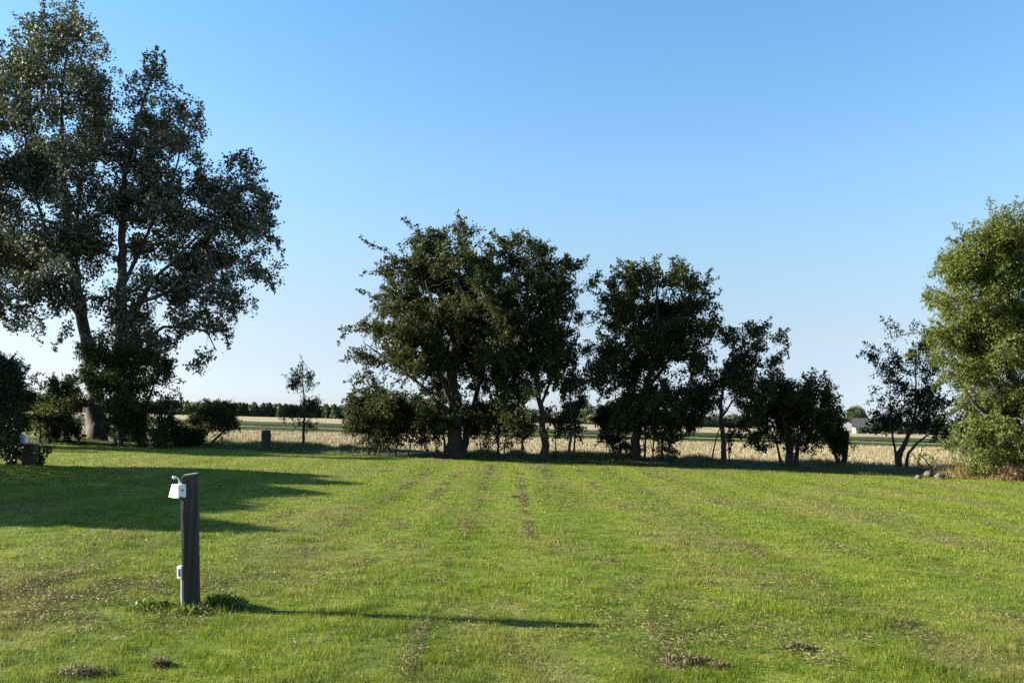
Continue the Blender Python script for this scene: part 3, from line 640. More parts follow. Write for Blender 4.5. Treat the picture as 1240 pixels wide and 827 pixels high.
tree('hawthorn_tree', 'upright dark hawthorn mid-row, slanting trunk fringed with thin stems', 'tree', (772, 558),
     [[(766, 558, 6.5), (769, 530, 5.6), (776, 495, 4.6), (788, 450, 4.5), (795, 390, 2.5), (796, 330, .9)], [(788, 450, 3), (760, 400, 2, -.8), (745, 350, .8, -.8)], [(786, 470, 3), (820, 420, 2, .8), (845, 350, .8, .8)],
      [(780, 558, 2), (782, 520, 1.5), (800, 470, 1)], [(790, 558, 1.5), (792, 525, 1.2), (796, 490, .9)], [(799, 558, 2, .4), (803, 525, 1.5, .4), (815, 490, 1)], [(806, 558, 1.3), (812, 530, 1.1), (822, 505, .8)], [(785, 558, 1.1, -.4), (778, 530, 1, -.4)], [(795, 558, 1.0, -.4), (786, 525, .9)]],
     [(792, 322, 14, 8), (768, 328, 14, 9), (822, 328, 14, 8), (750, 340, 12, 10), (782, 342, 26, 14), (820, 345, 24, 14), (848, 346, 12, 10), (742, 365, 12, 11), (768, 368, 26, 18), (808, 372, 30, 18), (845, 368, 14, 12), (748, 392, 18, 13), (782, 402, 32, 20), (826, 400, 28, 18), (856, 392, 12, 12),
      (750, 425, 20, 16), (790, 435, 34, 22), (832, 432, 24, 18), (736, 440, 8, 10), (762, 458, 24, 16), (804, 468, 30, 16), (780, 490, 26, 14), (820, 495, 22, 12), (760, 485, 14, 12), (800, 510, 26, 10), (742, 470, 8, 8), (778, 512, 18, 10), (760, 505, 20, 12), (800, 490, 30, 14), (840, 478, 18, 14), (790, 528, 28, 10, .7), (785, 543, 26, 7, .6), (825, 512, 16, 8)],
     sprays=[[(768, 330), (758, 318), (750, 316)], [(792, 324), (794, 312), (800, 308)], [(825, 328), (834, 320)], [(848, 348), (860, 340), (870, 337)], [(850, 370), (862, 360), (872, 352)], [(742, 362), (732, 366), (726, 378)], [(740, 392), (728, 396), (724, 408)], [(782, 326), (780, 314)], [(735, 440), (728, 455), (732, 468)]],
     spread=1.8, dens=12.5, per=22, lsize=(0.115, 0.075), D=35.2, rthr=-.25, seed=26, gap=(0.65, -0.32), group=ROW)
tree('hawthorn_bush', 'rounded dense dark bush at the left foot of the middle hawthorn', 'bush', (748, 558),
     [[(752, 558, 1.4), (750, 530, 1.1), (744, 510, .8)], [(760, 558, 1.2), (757, 530, .9)], [(742, 558, .8), (736, 535, .6)]],
     [(744, 500, 18, 10), (734, 508, 11, 8), (756, 508, 14, 10), (748, 515, 20, 7), (740, 530, 12, 6, .4), (752, 540, 10, 8, .3)],
     spread=.8, dens=46, per=15, lsize=(0.095, 0.06), ragged=0, seed=27, step=.2, sig=.1, spray_len=.2, gap=None)
tree('hawthorn_tree', 'medium hawthorn with a thin straight trunk and a drooping twig on its right', 'tree', (877, 560),
     [[(877, 560, 3.6), (876, 535, 3.2), (872, 500, 2.6), (876, 450, 2), (895, 405, .8)], [(874, 505, 1.6), (905, 460, 1.4), (925, 405, .7)], [(858, 558, 1.3), (866, 535, 1.3), (873, 515, 1.2)], [(874, 500, 1.5), (855, 460, 1.2), (858, 420, .7)], [(884, 560, 1.2, .3), (882, 530, 1)]],
     [(872, 402, 14, 8), (858, 412, 14, 12), (848, 425, 12, 12), (892, 412, 16, 11), (918, 402, 10, 8), (926, 392, 7, 6), (938, 404, 9, 6), (914, 420, 16, 11), (876, 428, 24, 14), (855, 440, 16, 13), (902, 442, 22, 13), (928, 440, 14, 11), (878, 460, 26, 14), (852, 468, 16, 13), (908, 470, 22, 13), (930, 462, 10, 9), (875, 490, 26, 12), (850, 495, 12, 11), (905, 495, 18, 11), (868, 510, 22, 8), (892, 514, 16, 7), (845, 515, 12, 7), (880, 526, 14, 5, .4)],
     sprays=[[(920, 402), (928, 390), (934, 384)], [(930, 410), (944, 406), (952, 410), (955, 432)], [(934, 408), (946, 412), (950, 424)], [(872, 404), (872, 394)], [(895, 408), (900, 396)], [(888, 518), (896, 530)]],
     spread=1.3, dens=16, per=18, lsize=(0.11, 0.07), D=35.2, rthr=-.2, seed=28, gap=(0.75, -0.06), group=ROW)
tree('hawthorn_tree', 'shorter rounded hawthorn on a double trunk, second from the right in the row', 'tree', (955, 562),
     [[(956, 562, 5.5), (956, 540, 4.5), (950, 510, 3), (940, 475, 1)], [(962, 562, 4, .2), (966, 535, 3, .2), (980, 500, 2), (990, 468, .8)], [(948, 561, 2.5), (940, 535, 2), (928, 510, 1)]],
     [(935, 462, 10, 10), (945, 474, 18, 12), (972, 462, 16, 10), (992, 460, 10, 6), (925, 480, 14, 11), (962, 482, 26, 13), (990, 478, 16, 12), (1005, 488, 10, 9), (930, 498, 18, 11), (965, 500, 30, 12), (998, 500, 16, 11), (940, 514, 22, 8), (980, 516, 22, 8), (916, 505, 9, 9), (960, 525, 14, 6), (918, 528, 9, 5), (990, 525, 16, 8), (926, 540, 8, 5, .6), (955, 532, 22, 6, .5), (975, 536, 14, 6, .5)],
     sprays=[[(990, 462), (1000, 456), (1006, 460)], [(1005, 490), (1014, 492), (1020, 500)], [(936, 458), (934, 448)], [(940, 460), (946, 446)], [(920, 520), (910, 524), (914, 534)]],
     spread=1.2, dens=24, per=18, lsize=(0.105, 0.068), D=34.2, rthr=-.25, seed=29, gap=(0.8, -0.12), group=ROW, step=.25)
tree('forked_bush', 'flat-topped dark bush on a V shaped trunk beside the stubble, right end of the row', 'bush', (1020, 562),
     [[(1021, 562, 3.6), (1024, 545, 3.4), (1026, 522, 3.0)], [(1019, 562, 2.6), (1010, 546, 2.6), (1001, 528, 2.2), (996, 518, 1.6)], [(1018, 550, 1.4), (1014, 525, 1.)]],
     [(1000, 523, 6, 4), (1009, 523, 8, 4.5), (1019, 524, 7, 5), (1008, 531, 8, 5), (1017, 533, 8, 6), (1014, 541, 6, 6), (1020, 546, 4, 5), (1010, 512, 10, 6, .4), (1000, 508, 8, 6, .3)],
     sprays=[[(1012, 512), (1022, 500), (1034, 494)], [(1008, 510), (1012, 498), (1020, 490)]],
     spread=.35, dens=150, per=12, lsize=(0.085, 0.06), nspray=6, D=35.0, seed=30, gap=None, step=.14, sig=.08, spray_len=.14, group=ROW)
tree('hawthorn_tree', 'hawthorn with a bent forked trunk and wispy top in front of the willow', 'tree', (1088, 567),
     [[(1087, 567, 4.2), (1087, 552, 4), (1094, 538, 3.4), (1104, 520, 2.6), (1110, 490, 1.8), (1108, 430, .8)], [(1090, 556, 3), (1082, 535, 2.0), (1078, 512, 1.5), (1078, 470, 1), (1076, 420, .6)], [(1094, 566, 2.6), (1100, 548, 2.4), (1112, 535, 2), (1130, 522, 1.4), (1150, 512, .8)], [(1104, 520, 1.5), (1120, 480, 1.2), (1125, 430, .7)]],
     [(1078, 408, 9, 8, .7), (1098, 404, 10, 8, .7), (1085, 425, 18, 10), (1062, 432, 10, 7), (1108, 425, 16, 12), (1126, 415, 8, 12), (1072, 446, 14, 9), (1098, 448, 20, 11), (1122, 445, 14, 12), (1066, 465, 13, 9), (1092, 470, 20, 11), (1120, 470, 16, 12), (1075, 488, 16, 9), (1104, 492, 24, 11), (1066, 505, 11, 9), (1135, 492, 14, 11), (1090, 508, 26, 9), (1122, 510, 24, 9), (1150, 510, 12, 8), (1142, 524, 16, 7, .8)],
     sprays=[[(1080, 410), (1074, 394), (1068, 384)], [(1086, 408), (1084, 394), (1078, 386)], [(1100, 408), (1106, 394), (1112, 390)], [(1062, 432), (1050, 424), (1038, 432)], [(1070, 426), (1054, 420), (1046, 414)], [(1066, 470), (1056, 476), (1052, 490)], [(1060, 505), (1052, 512)], [(1120, 414), (1118, 400)]],
     spread=1.3, dens=13, per=16, lsize=(0.105, 0.068), D=34.6, seed=31, gap=(0.8, -0.06), group=ROW, step=.25)
tree('willow_tree', 'large sunlit yellow-green willow at the right edge, crown reaching the ground', 'tree', (1225, 585),
     [[(1225, 585, 12), (1222, 540, 10), (1225, 480, 8), (1222, 400, 5), (1218, 320, 2)], [(1222, 500, 6), (1190, 430, 4, -.5), (1165, 360, 1.5, -.5)], [(1224, 520, 5), (1260, 440, 4, .5), (1270, 340, 1.5, .5)], [(1222, 520, 4), (1180, 490, 2.5, -.6), (1150, 440, 1, -.6)]],
     [(b_[0] + 5, b_[1] + (9 if b_[1] < 325 else 0), *b_[2:]) for b_ in [(1222, 268, 26, 16), (1240, 262, 20, 12), (1192, 288, 26, 18), (1165, 308, 20, 16), (1258, 285, 30, 24), (1220, 300, 34, 22), (1148, 330, 18, 14), (1180, 332, 30, 20), (1215, 340, 34, 24), (1255, 335, 32, 28), (1136, 356, 15, 12), (1160, 365, 26, 18), (1195, 378, 32, 22), (1235, 385, 34, 26), (1134, 378, 12, 8), (1142, 402, 18, 14), (1172, 410, 28, 20), (1210, 425, 34, 22), (1250, 430, 32, 26), (1140, 432, 16, 14), (1168, 448, 26, 17), (1205, 468, 34, 20), (1245, 480, 34, 24), (1150, 462, 16, 12), (1178, 488, 24, 16), (1215, 510, 32, 18), (1250, 525, 30, 20), (1190, 520, 16, 18), (1208, 545, 22, 10), (1245, 552, 24, 10), (1290, 330, 34, 50), (1290, 430, 34, 50), (1290, 530, 34, 40), (1186, 545, 12, 14), (1200, 562, 18, 12), (1225, 566, 26, 12), (1245, 560, 20, 14), (1178, 520, 14, 14), (1180, 562, 10, 8)]],
     sprays=[[(1150, 330), (1136, 324), (1126, 332)], [(1165, 305), (1158, 294), (1148, 290)], [(1140, 355), (1126, 350), (1120, 358)], [(1195, 285), (1190, 272), (1182, 266)], [(1225, 268), (1222, 256), (1214, 252)], [(1140, 400), (1126, 402), (1122, 412)], [(1240, 262), (1238, 250), (1242, 240)]],
     leaf='willow', bark='pbark', spread=1.6, D=30.6, dens=22, per=24, lsize=(0.14, 0.045), sig=0.13, step=.3, nspray=70, spray_len=.4, droop=-.35, seed=32, gap=(0.9, -0.2), upbias=.2)
# brambles and weeds at the willow's foot
tree('bramble_bush', 'loose green bramble with arching stems left of the willow', 'bush', (1150, 580),
     [[(1150, 580, .8), (1145, 560, .6)], [(1165, 580, .8), (1170, 552, .6)], [(1135, 578, .7), (1130, 562, .5)]],
     [(1148, 545, 22, 12, .7), (1168, 540, 18, 14), (1158, 525, 14, 10, .7), (1172, 515, 12, 12), (1130, 562, 14, 8, .7), (1160, 564, 24, 10), (1182, 556, 14, 14)], leaf='bramble', D=30.2, spread=.8, dens=34, per=8, lsize=(0.085, 0.055), nspray=6, seed=33, step=.16, sig=.12, spray_len=.25, gap=(1.4, -.05),
     sprays=[[(1140, 570), (1128, 552), (1116, 550), (1110, 560)], [(1160, 562), (1150, 540), (1138, 536)], [(1170, 560), (1166, 535), (1158, 526)]])
tree('withered_shrub', 'rust brown withered shrub low under the willow', 'shrub', (1225, 588),
     [[(1222, 588, .8), (1220, 574, .6)], [(1234, 588, .8), (1238, 572, .6)]],
     [(1228, 575, 8, 6), (1241, 577, 8, 7), (1256, 576, 10, 7)], leaf='rusty', D=28.6, spread=.5, dens=70, per=9, lsize=(0.08, 0.04), nspray=6, ragged=0, seed=34, step=.14, sig=.1, spray_len=.2, gap=None)

# clipped dark hedge running from the left edge towards the camera
def hedge():
    root = thing('clipped_hedge', (-14.75, 18.95, 0), 'nearly black clipped hedge with a rounded end at the left edge of the lawn', 'hedge')
    x0, hw, y0, y1, h = -14.75, 1.15, 12.3, 25.6, 3.05
    k = 120000
    L_ = y1 - y0
    y = rng.uniform(-.5, .5, k) * L_; a = rng.uniform(0, math.pi, k)
    e = 0.62
    ca, sa = np.cos(a), np.sin(a)
    px = np.sign(ca) * np.abs(ca) ** e * hw; pz = np.abs(sa) ** e * h
    # ends taper to a rounded nose
    t = np.clip((np.abs(y) - (L_ / 2 - 1.3)) / 1.3, 0, 1); sc = np.sqrt(np.maximum(0, 1 - t ** 2.4)) * .97 + .03
    px *= sc; pz *= 0.35 * (sc ** .5) + .65 * sc ** .6
    lump = 1 + .06 * np.sin(y * 2.1 + 1) + .05 * np.sin(pz * 3 + y * 1.3) + rng.normal(size=k) * .035
    P = np.stack([px * lump, y, pz * lump + .1 * np.sin(y * .9)], 1)
    inner = rng.random(k) < .35; P[inner, 0] *= rng.uniform(.3, .95, inner.sum())
    V, Q = leaves(P, rng.normal(size=(k, 3)) + np.array([0, 0, .5]), .13 * rng.uniform(.6, 1.4, k), .05 * rng.uniform(.6, 1.4, k), .2)
    mesh_np('foliage', V, [Q], M['yew'], root)
    s_ = Acc()
    for yy in np.arange(-L_ / 2 + .8, L_ / 2 - .5, .8):
        b = np.array([rng.normal() * .15, yy, -.05]); tpt = b + np.array([rng.normal() * .2, rng.normal() * .2, 2.3])
        V, Q = chain_tube(np.array([b, (b + tpt) / 2 + rng.normal(size=3) * .05, tpt]), [.07, .05, .02], 7); s_.add(V, Q)
    s_.build('stems', M['bark'], root)
hedge()
# ------------------------------------------------------------------ verge vegetation
acc = Acc()
k = 90000
x = -30 + 54 * rng.random(k) ** .8; wv = np.interp(x, [-30, -10, 5, 15, 40], [5, 6, 6, 7.5, 7.5]); f = rng.random(k) ** 1.0  # real verge grass, crowded to the right where it stands for tree shadow
y = edge(x) - .35 + wv * f
tuft = np.clip(.5 + .5 * np.sin(x * 2.3 + np.sin(x * .9) * 3) + rng.normal(size=k) * .25, .12, 1.3)
dryx = ground(1110, 578)[0]
ok = x < dryx + rng.normal(size=k) * .5; x, y, tuft, f = x[ok], y[ok], tuft[ok], f[ok]
P = np.stack([x, y, 0.10 * np.sin(np.clip(f, 0, 1) * math.pi)], 1)
V, Q = blades(P, (tuft * .24 + .03) * np.clip(f * 2.2, .35, 1), rng.uniform(.012, .035, len(x)), .8); acc.add(V, Q)
tag(acc.build('verge_grass', M['vgrass']), 'rough dark unmown grass under the row of trees', 'grass', kind='stuff')
acc = Acc()
c0 = ground(1105, 577)[0]
k = 34000; x = c0 + 1.2 + rng.random(k) * 12; f = rng.random(k) ** 1.4; y = edge(x) - .35 + 3.2 * f
tuft = np.clip(.45 + .4 * np.sin(x * 3.1) * np.sin(y * 2.1 + x) + rng.normal(size=k) * .25, .1, 1.3) * np.clip((x - c0) / 2.5, .35, 1)
V, Q = blades(np.stack([x, y, np.full(k, .02)], 1), tuft * (.30 + .75 * np.clip(f * 1.5, 0, 1)) + .05, rng.uniform(.012, .028, k), .7); acc.add(V, Q)
tag(acc.build('dry_grass', M['drygrass']), 'tall straw coloured grass in front of the willow', 'grass', kind='stuff')
# light weeds along the field edge behind the row
acc = Acc(); k = 7000
x = rng.uniform(-26, 24, k); y = edge(x) + np.interp(x, [-30, -10, 5, 15, 40], [5, 6, 6, 7.5, 7.5]) + rng.normal(size=k) * .8
tuft = np.clip(.4 + .5 * np.sin(x * 1.9 + 2 * np.sin(x * .63)) + rng.normal(size=k) * .25, .08, 1.3)
V, Q = blades(np.stack([x, y, np.full(k, -.12)], 1), tuft * .42 + .05, rng.uniform(.012, .03, k), .7); acc.add(V, Q)
tag(acc.build('field_weeds', M['drygrass']), 'straggly yellowing weeds along the near edge of the field', 'weeds', kind='stuff')

# stones, stump, sticks
def stone(px, py, sx, sy, sz, label, D=None, seed=0):
    sx *= .75; sy *= .75; sz *= .7
    c = ground(px, py); bm = bmesh.new(); bmesh.ops.create_icosphere(bm, subdivisions=3, radius=1)
    for v in bm.verts:
        q = v.co.copy(); d = noise.noise(q * 1.1 + Vector((seed * 3.1, 0, 0))) * .45 + noise.noise(q * 3 + Vector((0, seed, 0))) * .12
        q *= 1 + d; v.co = Vector((q.x * sx, q.y * sy, q.z * sz))
    o = from_bm('stone', bm, M['stone'], None, True); o.location = (c[0], c[1], sz * .45); o.rotation_euler.z = seed
    return tag(o, label, 'stone', 'stones at the lawn edge by the willow')
stone(1138, 579, .30, .2, .17, 'broad pale grey stone, widest of the stones at the lawn edge', seed=1)
stone(1124, 577, .17, .18, .22, 'upright darker grey stone left of the broad pale one', seed=2)
stone(1154, 577, .18, .16, .15, 'small rounded stone just right of the broad pale one', seed=3)
stone(1112, 579, .15, .14, .11, 'low mossy stone at the left end of the stones', seed=4)
stone(1165, 579, .14, .12, .09, 'smallest flat stone at the right end of the stones', seed=5)

def tube_thing(name, pts, radii, mat, label, cat, k=8, rough=.05, group=None):
    b = np.array(pts[0]).copy(); b[2] = 0
    V, Q = chain_tube(resample(np.column_stack([np.array(pts), radii]), .1)[:, :3] - b, resample(np.column_stack([np.array(pts), radii]), .1)[:, 3], k, rough)
    o = mesh_np(name, V, [Q], mat, None, True); o.location = b
    return tag(o, label, cat, group)
Ds = ground(1130, 574)[1] + .6
for a_, b_, lab in (((1118, 568), (1104, 548), 'thin dead stick leaning left behind the stones'), ((1130, 569), (1115, 550), 'dark dead stick leaning left, right of the thinner stick'), ((1110, 570), (1117, 541), 'pale dead stick leaning right with a knob on top')):
    tube_thing('dead_stick', [at(*a_, Ds), at(*b_, Ds)], [.025, .015], M['bark'], lab, 'stick', 6)

def stump():
    b = ground(321, 546); D = b[1]; hgt = at(321, 521, D)[2]
    root = thing('tree_stump', b, 'upright dark cut tree stump at the lawn edge left of the lone slender tree', 'stump')
    zs = np.linspace(-.05, hgt, 9); rad = .19 + .05 * np.exp(-np.maximum(zs, 0) / .25)
    P = np.stack([.02 * np.sin(zs * 3), .02 * np.cos(zs * 2), zs], 1)
    V, Q = chain_tube(P, rad, 14, .05); mesh_np('trunk', V, [Q], M['bark'], root, True)
    bm = bmesh.new(); vs = [bm.verts.new(Vector(V[-14 + i])) for i in range(14)]; c = bm.verts.new(Vector(V[-14:].mean(0)) + Vector((0, 0, .03)))
    for i in range(14): bm.faces.new((vs[i], vs[(i + 1) % 14], c))
    from_bm('cut_top', bm, M['endgrain'], root)
stump()

# ------------------------------------------------------------------ far trees, wood, farmhouse
def far_tree(name, label, px, base_off, D, blobs, leaf, n_leaf, ls, trunk_r=.25, group=None, cat='tree'):
    b = at(px, 500, D); b[2] = 0; s_ = D / F
    root = thing(name, b, label, cat, group); acc = Acc(); tr = Acc(); cs = []
    vol = sum(q[2] * q[3] for q in blobs)
    for q in blobs:
        c = at(q[0], q[1], D); cs.append(c); k = int(n_leaf * q[2] * q[3] / vol)
        P = unit(rng.normal(size=(k, 3))) * rng.random((k, 1)) ** .25
        P = c + P * np.array([q[2], (q[2] + q[3]) / 2, q[3]]) * s_ * (1 + .12 * np.sin(P * 7).sum(1, keepdims=True) / 3)
        P[:, 2] = np.maximum(P[:, 2], .1)
        V, Q = leaves(P, rng.normal(size=(k, 3)), ls * rng.uniform(.6, 1.4, k), ls * .7 * rng.uniform(.6, 1.4, k), .4); acc.add(V, Q)
    top = np.mean(cs, 0); pts = np.array([b - [0, 0, .1], b * .6 + np.array([top[0], top[1], top[2] * .5]) * .4, top])
    V, Q = chain_tube(pts, [trunk_r, trunk_r * .7, trunk_r * .25], 7); tr.add(V, Q)
    for c in cs:
        V, Q = chain_tube(np.array([pts[1], (pts[1] + c) / 2 + [0, 0, -.2], c]), [trunk_r * .4, trunk_r * .3, trunk_r * .1], 5); tr.add(V, Q)
    tr.build('trunk', M['bark'], root, b, True); acc.build('crown', M[leaf], root, b)
    return root
FT = 'separate trees far behind the field'
far_tree('distant_tree', 'pale green rounded far tree, tallest in the gap between two hawthorns', 735, 0, 330, [(735, 500, 12, 10), (740, 492, 8, 7), (728, 503, 9, 8)], 'far_pale', 5000, .55, group=FT)
far_tree('distant_tree', 'duller far tree left of the pale rounded one in the same gap', 711, 0, 350, [(712, 497, 7, 9), (708, 503, 8, 7), (716, 505, 7, 6)], 'far_leaf', 3600, .55, group=FT)
far_tree('distant_tree', 'low bright far tree between the two others in the gap', 722, 0, 300, [(722, 505, 9, 5), (716, 507, 6, 4)], 'far_pale', 2400, .5, group=FT)
far_tree('distant_tree', 'rounded grey-green tree standing behind the white farmhouse', 1037, 0, 335, [(1037, 500, 10, 9), (1031, 505, 8, 7), (1044, 506, 7, 7)], 'far_leaf', 4600, .5, group=FT)
far_tree('distant_tree', 'dark domed far tree seen right of the poplars above the stubble', 233, 0, 260, [(230, 494, 11, 5), (240, 496, 10, 4), (222, 497, 8, 4)], 'far_dark', 3600, .45, group=FT)
far_tree('distant_bush', 'dark rounded bushes hiding the long front wall of the farmhouse', 1062, 0, 285, [(1062, 521, 6, 4), (1041, 521, 4, 4), (1047, 520.5, 5, 4.5), (1054, 520, 6, 5), (1058, 518, 6, 5), (1068, 516, 9, 6), (1080, 517, 9, 6)], 'far_dark', 8000, .4, cat='bush')

# the wood on the skyline: a single far-off mass
acc = Acc()
def wood_band(x0, x1, ybase, sp, hr, conifer):
    x = x0
    while x < x1:
        hgt = rng.uniform(*hr); yy = ybase + rng.uniform(-5, 12); r = sp * rng.uniform(.8, 1.6); k = int(420 * hgt / 6)
        t = rng.random(k)
        if conifer: rr = r * (1 - t) * .8 + .2
        else: rr = r * np.sqrt(np.maximum(.05, 1 - (t * 1.7 - .7) ** 2))
        a = rng.uniform(0, 2 * math.pi, k); q = rng.random(k) ** .3
        P = np.stack([x + np.cos(a) * rr * q, yy + np.sin(a) * rr * q, t * hgt + .1], 1)
        V, Q = leaves(P, rng.normal(size=(k, 3)) + np.array([0, 0, .4]), .9 * rng.uniform(.6, 1.3, k), .65 * rng.uniform(.6, 1.3, k), .4); acc.add(V, Q)
        x += sp * rng.uniform(.35, .7)
wood_band(-260, -85, 440, 1.9, (5.0, 6.6), True)
wood_band(-262, -80, 447, 1.3, (4.2, 5.6), False)
wood_band(-85, -30, 450, 4.0, (5.5, 8.2), False)
wood_band(-30, 160, 560, 4.2, (5.5, 8.5), False)
wood_band(-260, 160, 575, 4.5, (5.5, 7.5), False)
wood_band(140, 420, 330, 3.2, (2.6, 4.4), False)
tag(acc.build('wood', M['far_dark']), 'dark far-off wood along the skyline behind the field', 'wood', kind='stuff')

def box_bm(bm, c, sz, bev=0.0, rot=None):
    g = bmesh.ops.create_cube(bm, size=1); vs = g['verts']
    for v in vs: v.co = Vector((v.co.x * sz[0], v.co.y * sz[1], v.co.z * sz[2]))
    if bev:
        es = list({e for v in vs for e in v.link_edges})
        r = bmesh.ops.bevel(bm, geom=es, offset=bev, segments=2, affect='EDGES', profile=.6)
        vs = list({v for f in r['faces'] for v in f.verts} | {v for v in vs if v.is_valid})
    mt = Matrix.Translation(Vector(c)) @ (rot.to_4x4() if rot is not None else Matrix.Identity(4))
    for v in vs: v.co = mt @ v.co
    return vs

def farmhouse():
    D = 300; b = at(1050, 515, D); b[2] = 0
    root = thing('farmhouse', b, 'small white farmhouse with a dark roof far across the field', 'house')
    root.rotation_euler.z = R(-24)
    Lx, Wy, eh, rh = 9.0, 6.2, 2.2, 4.9
    bm = bmesh.new()
    x0, x1, y0, y1 = -Lx / 2, Lx / 2, -Wy / 2, Wy / 2
    pr = [(y0, -.1), (y1, -.1), (y1, eh), (0, rh - .08), (y0, eh)]
    A_ = [bm.verts.new((x0, y, z)) for y, z in pr]; B_ = [bm.verts.new((x1, y, z)) for y, z in pr]
    bm.faces.new(A_); bm.faces.new(B_[::-1])
    for i in (0, 1, 4): bm.faces.new((A_[i], A_[(i + 1) % 5], B_[(i + 1) % 5], B_[i]))
    from_bm('wall', bm, M['render'], root)
    bm = bmesh.new(); o = .3; sl_ = (rh - eh) / (Wy / 2)
    for sgn in (-1, 1):
        q = [(0, rh), (sgn * (Wy / 2 + o), eh - o * sl_)]
        vs = [bm.verts.new((xx, yy, zz + dz)) for dz in (0, .16) for (yy, zz) in q for xx in (x0 - .25, x1 + .25)]
        a = vs
        for f in ((0, 1, 3, 2), (4, 6, 7, 5), (0, 4, 5, 1), (2, 3, 7, 6), (0, 2, 6, 4), (1, 5, 7, 3)): bm.faces.new([a[i] for i in f])
    rf = from_bm('roof', bm, M['slate'], root)
    bm = bmesh.new(); box_bm(bm, (2.2, 0, rh + .3), (.6, .6, 1.1)); box_bm(bm, (2.2, 0, rh + .9), (.72, .72, .1)); from_bm('chimney', bm, M['brick'], rf)
    bm = bmesh.new(); ang = math.atan(sl_); box_bm(bm, (.6, -1.75, rh - 1.75 * sl_ + .2), (.9, 1.1, .08), 0, Matrix.Rotation(ang, 3, 'X')); from_bm('skylight', bm, M['grey'], rf)
    for (x, z) in ((-3, 1.4), (-.8, 1.4), (3.2, 1.4)):
        bm = bmesh.new(); box_bm(bm, (x, y0 - .02, z), (1.1, .1, 1.1)); f = from_bm('window', bm, M['white'], root)
        bm = bmesh.new(); box_bm(bm, (x, y0 - .075, z), (.9, .03, .9)); from_bm('pane', bm, M['glass'], f)
    for (y, z) in ((-1.4, 1.4), (1.4, 1.4), (0, 3.6)):
        bm = bmesh.new(); box_bm(bm, (x0 - .02, y, z), (.1, 1.0, 1.1)); f = from_bm('window', bm, M['white'], root)
        bm = bmesh.new(); box_bm(bm, (x0 - .075, y, z), (.03, .8, .9)); from_bm('pane', bm, M['glass'], f)
    bm = bmesh.new(); box_bm(bm, (1.3, y0 - .02, 1.0), (1.0, .08, 2.1)); from_bm('door', bm, M['redwood'], root)
farmhouse()
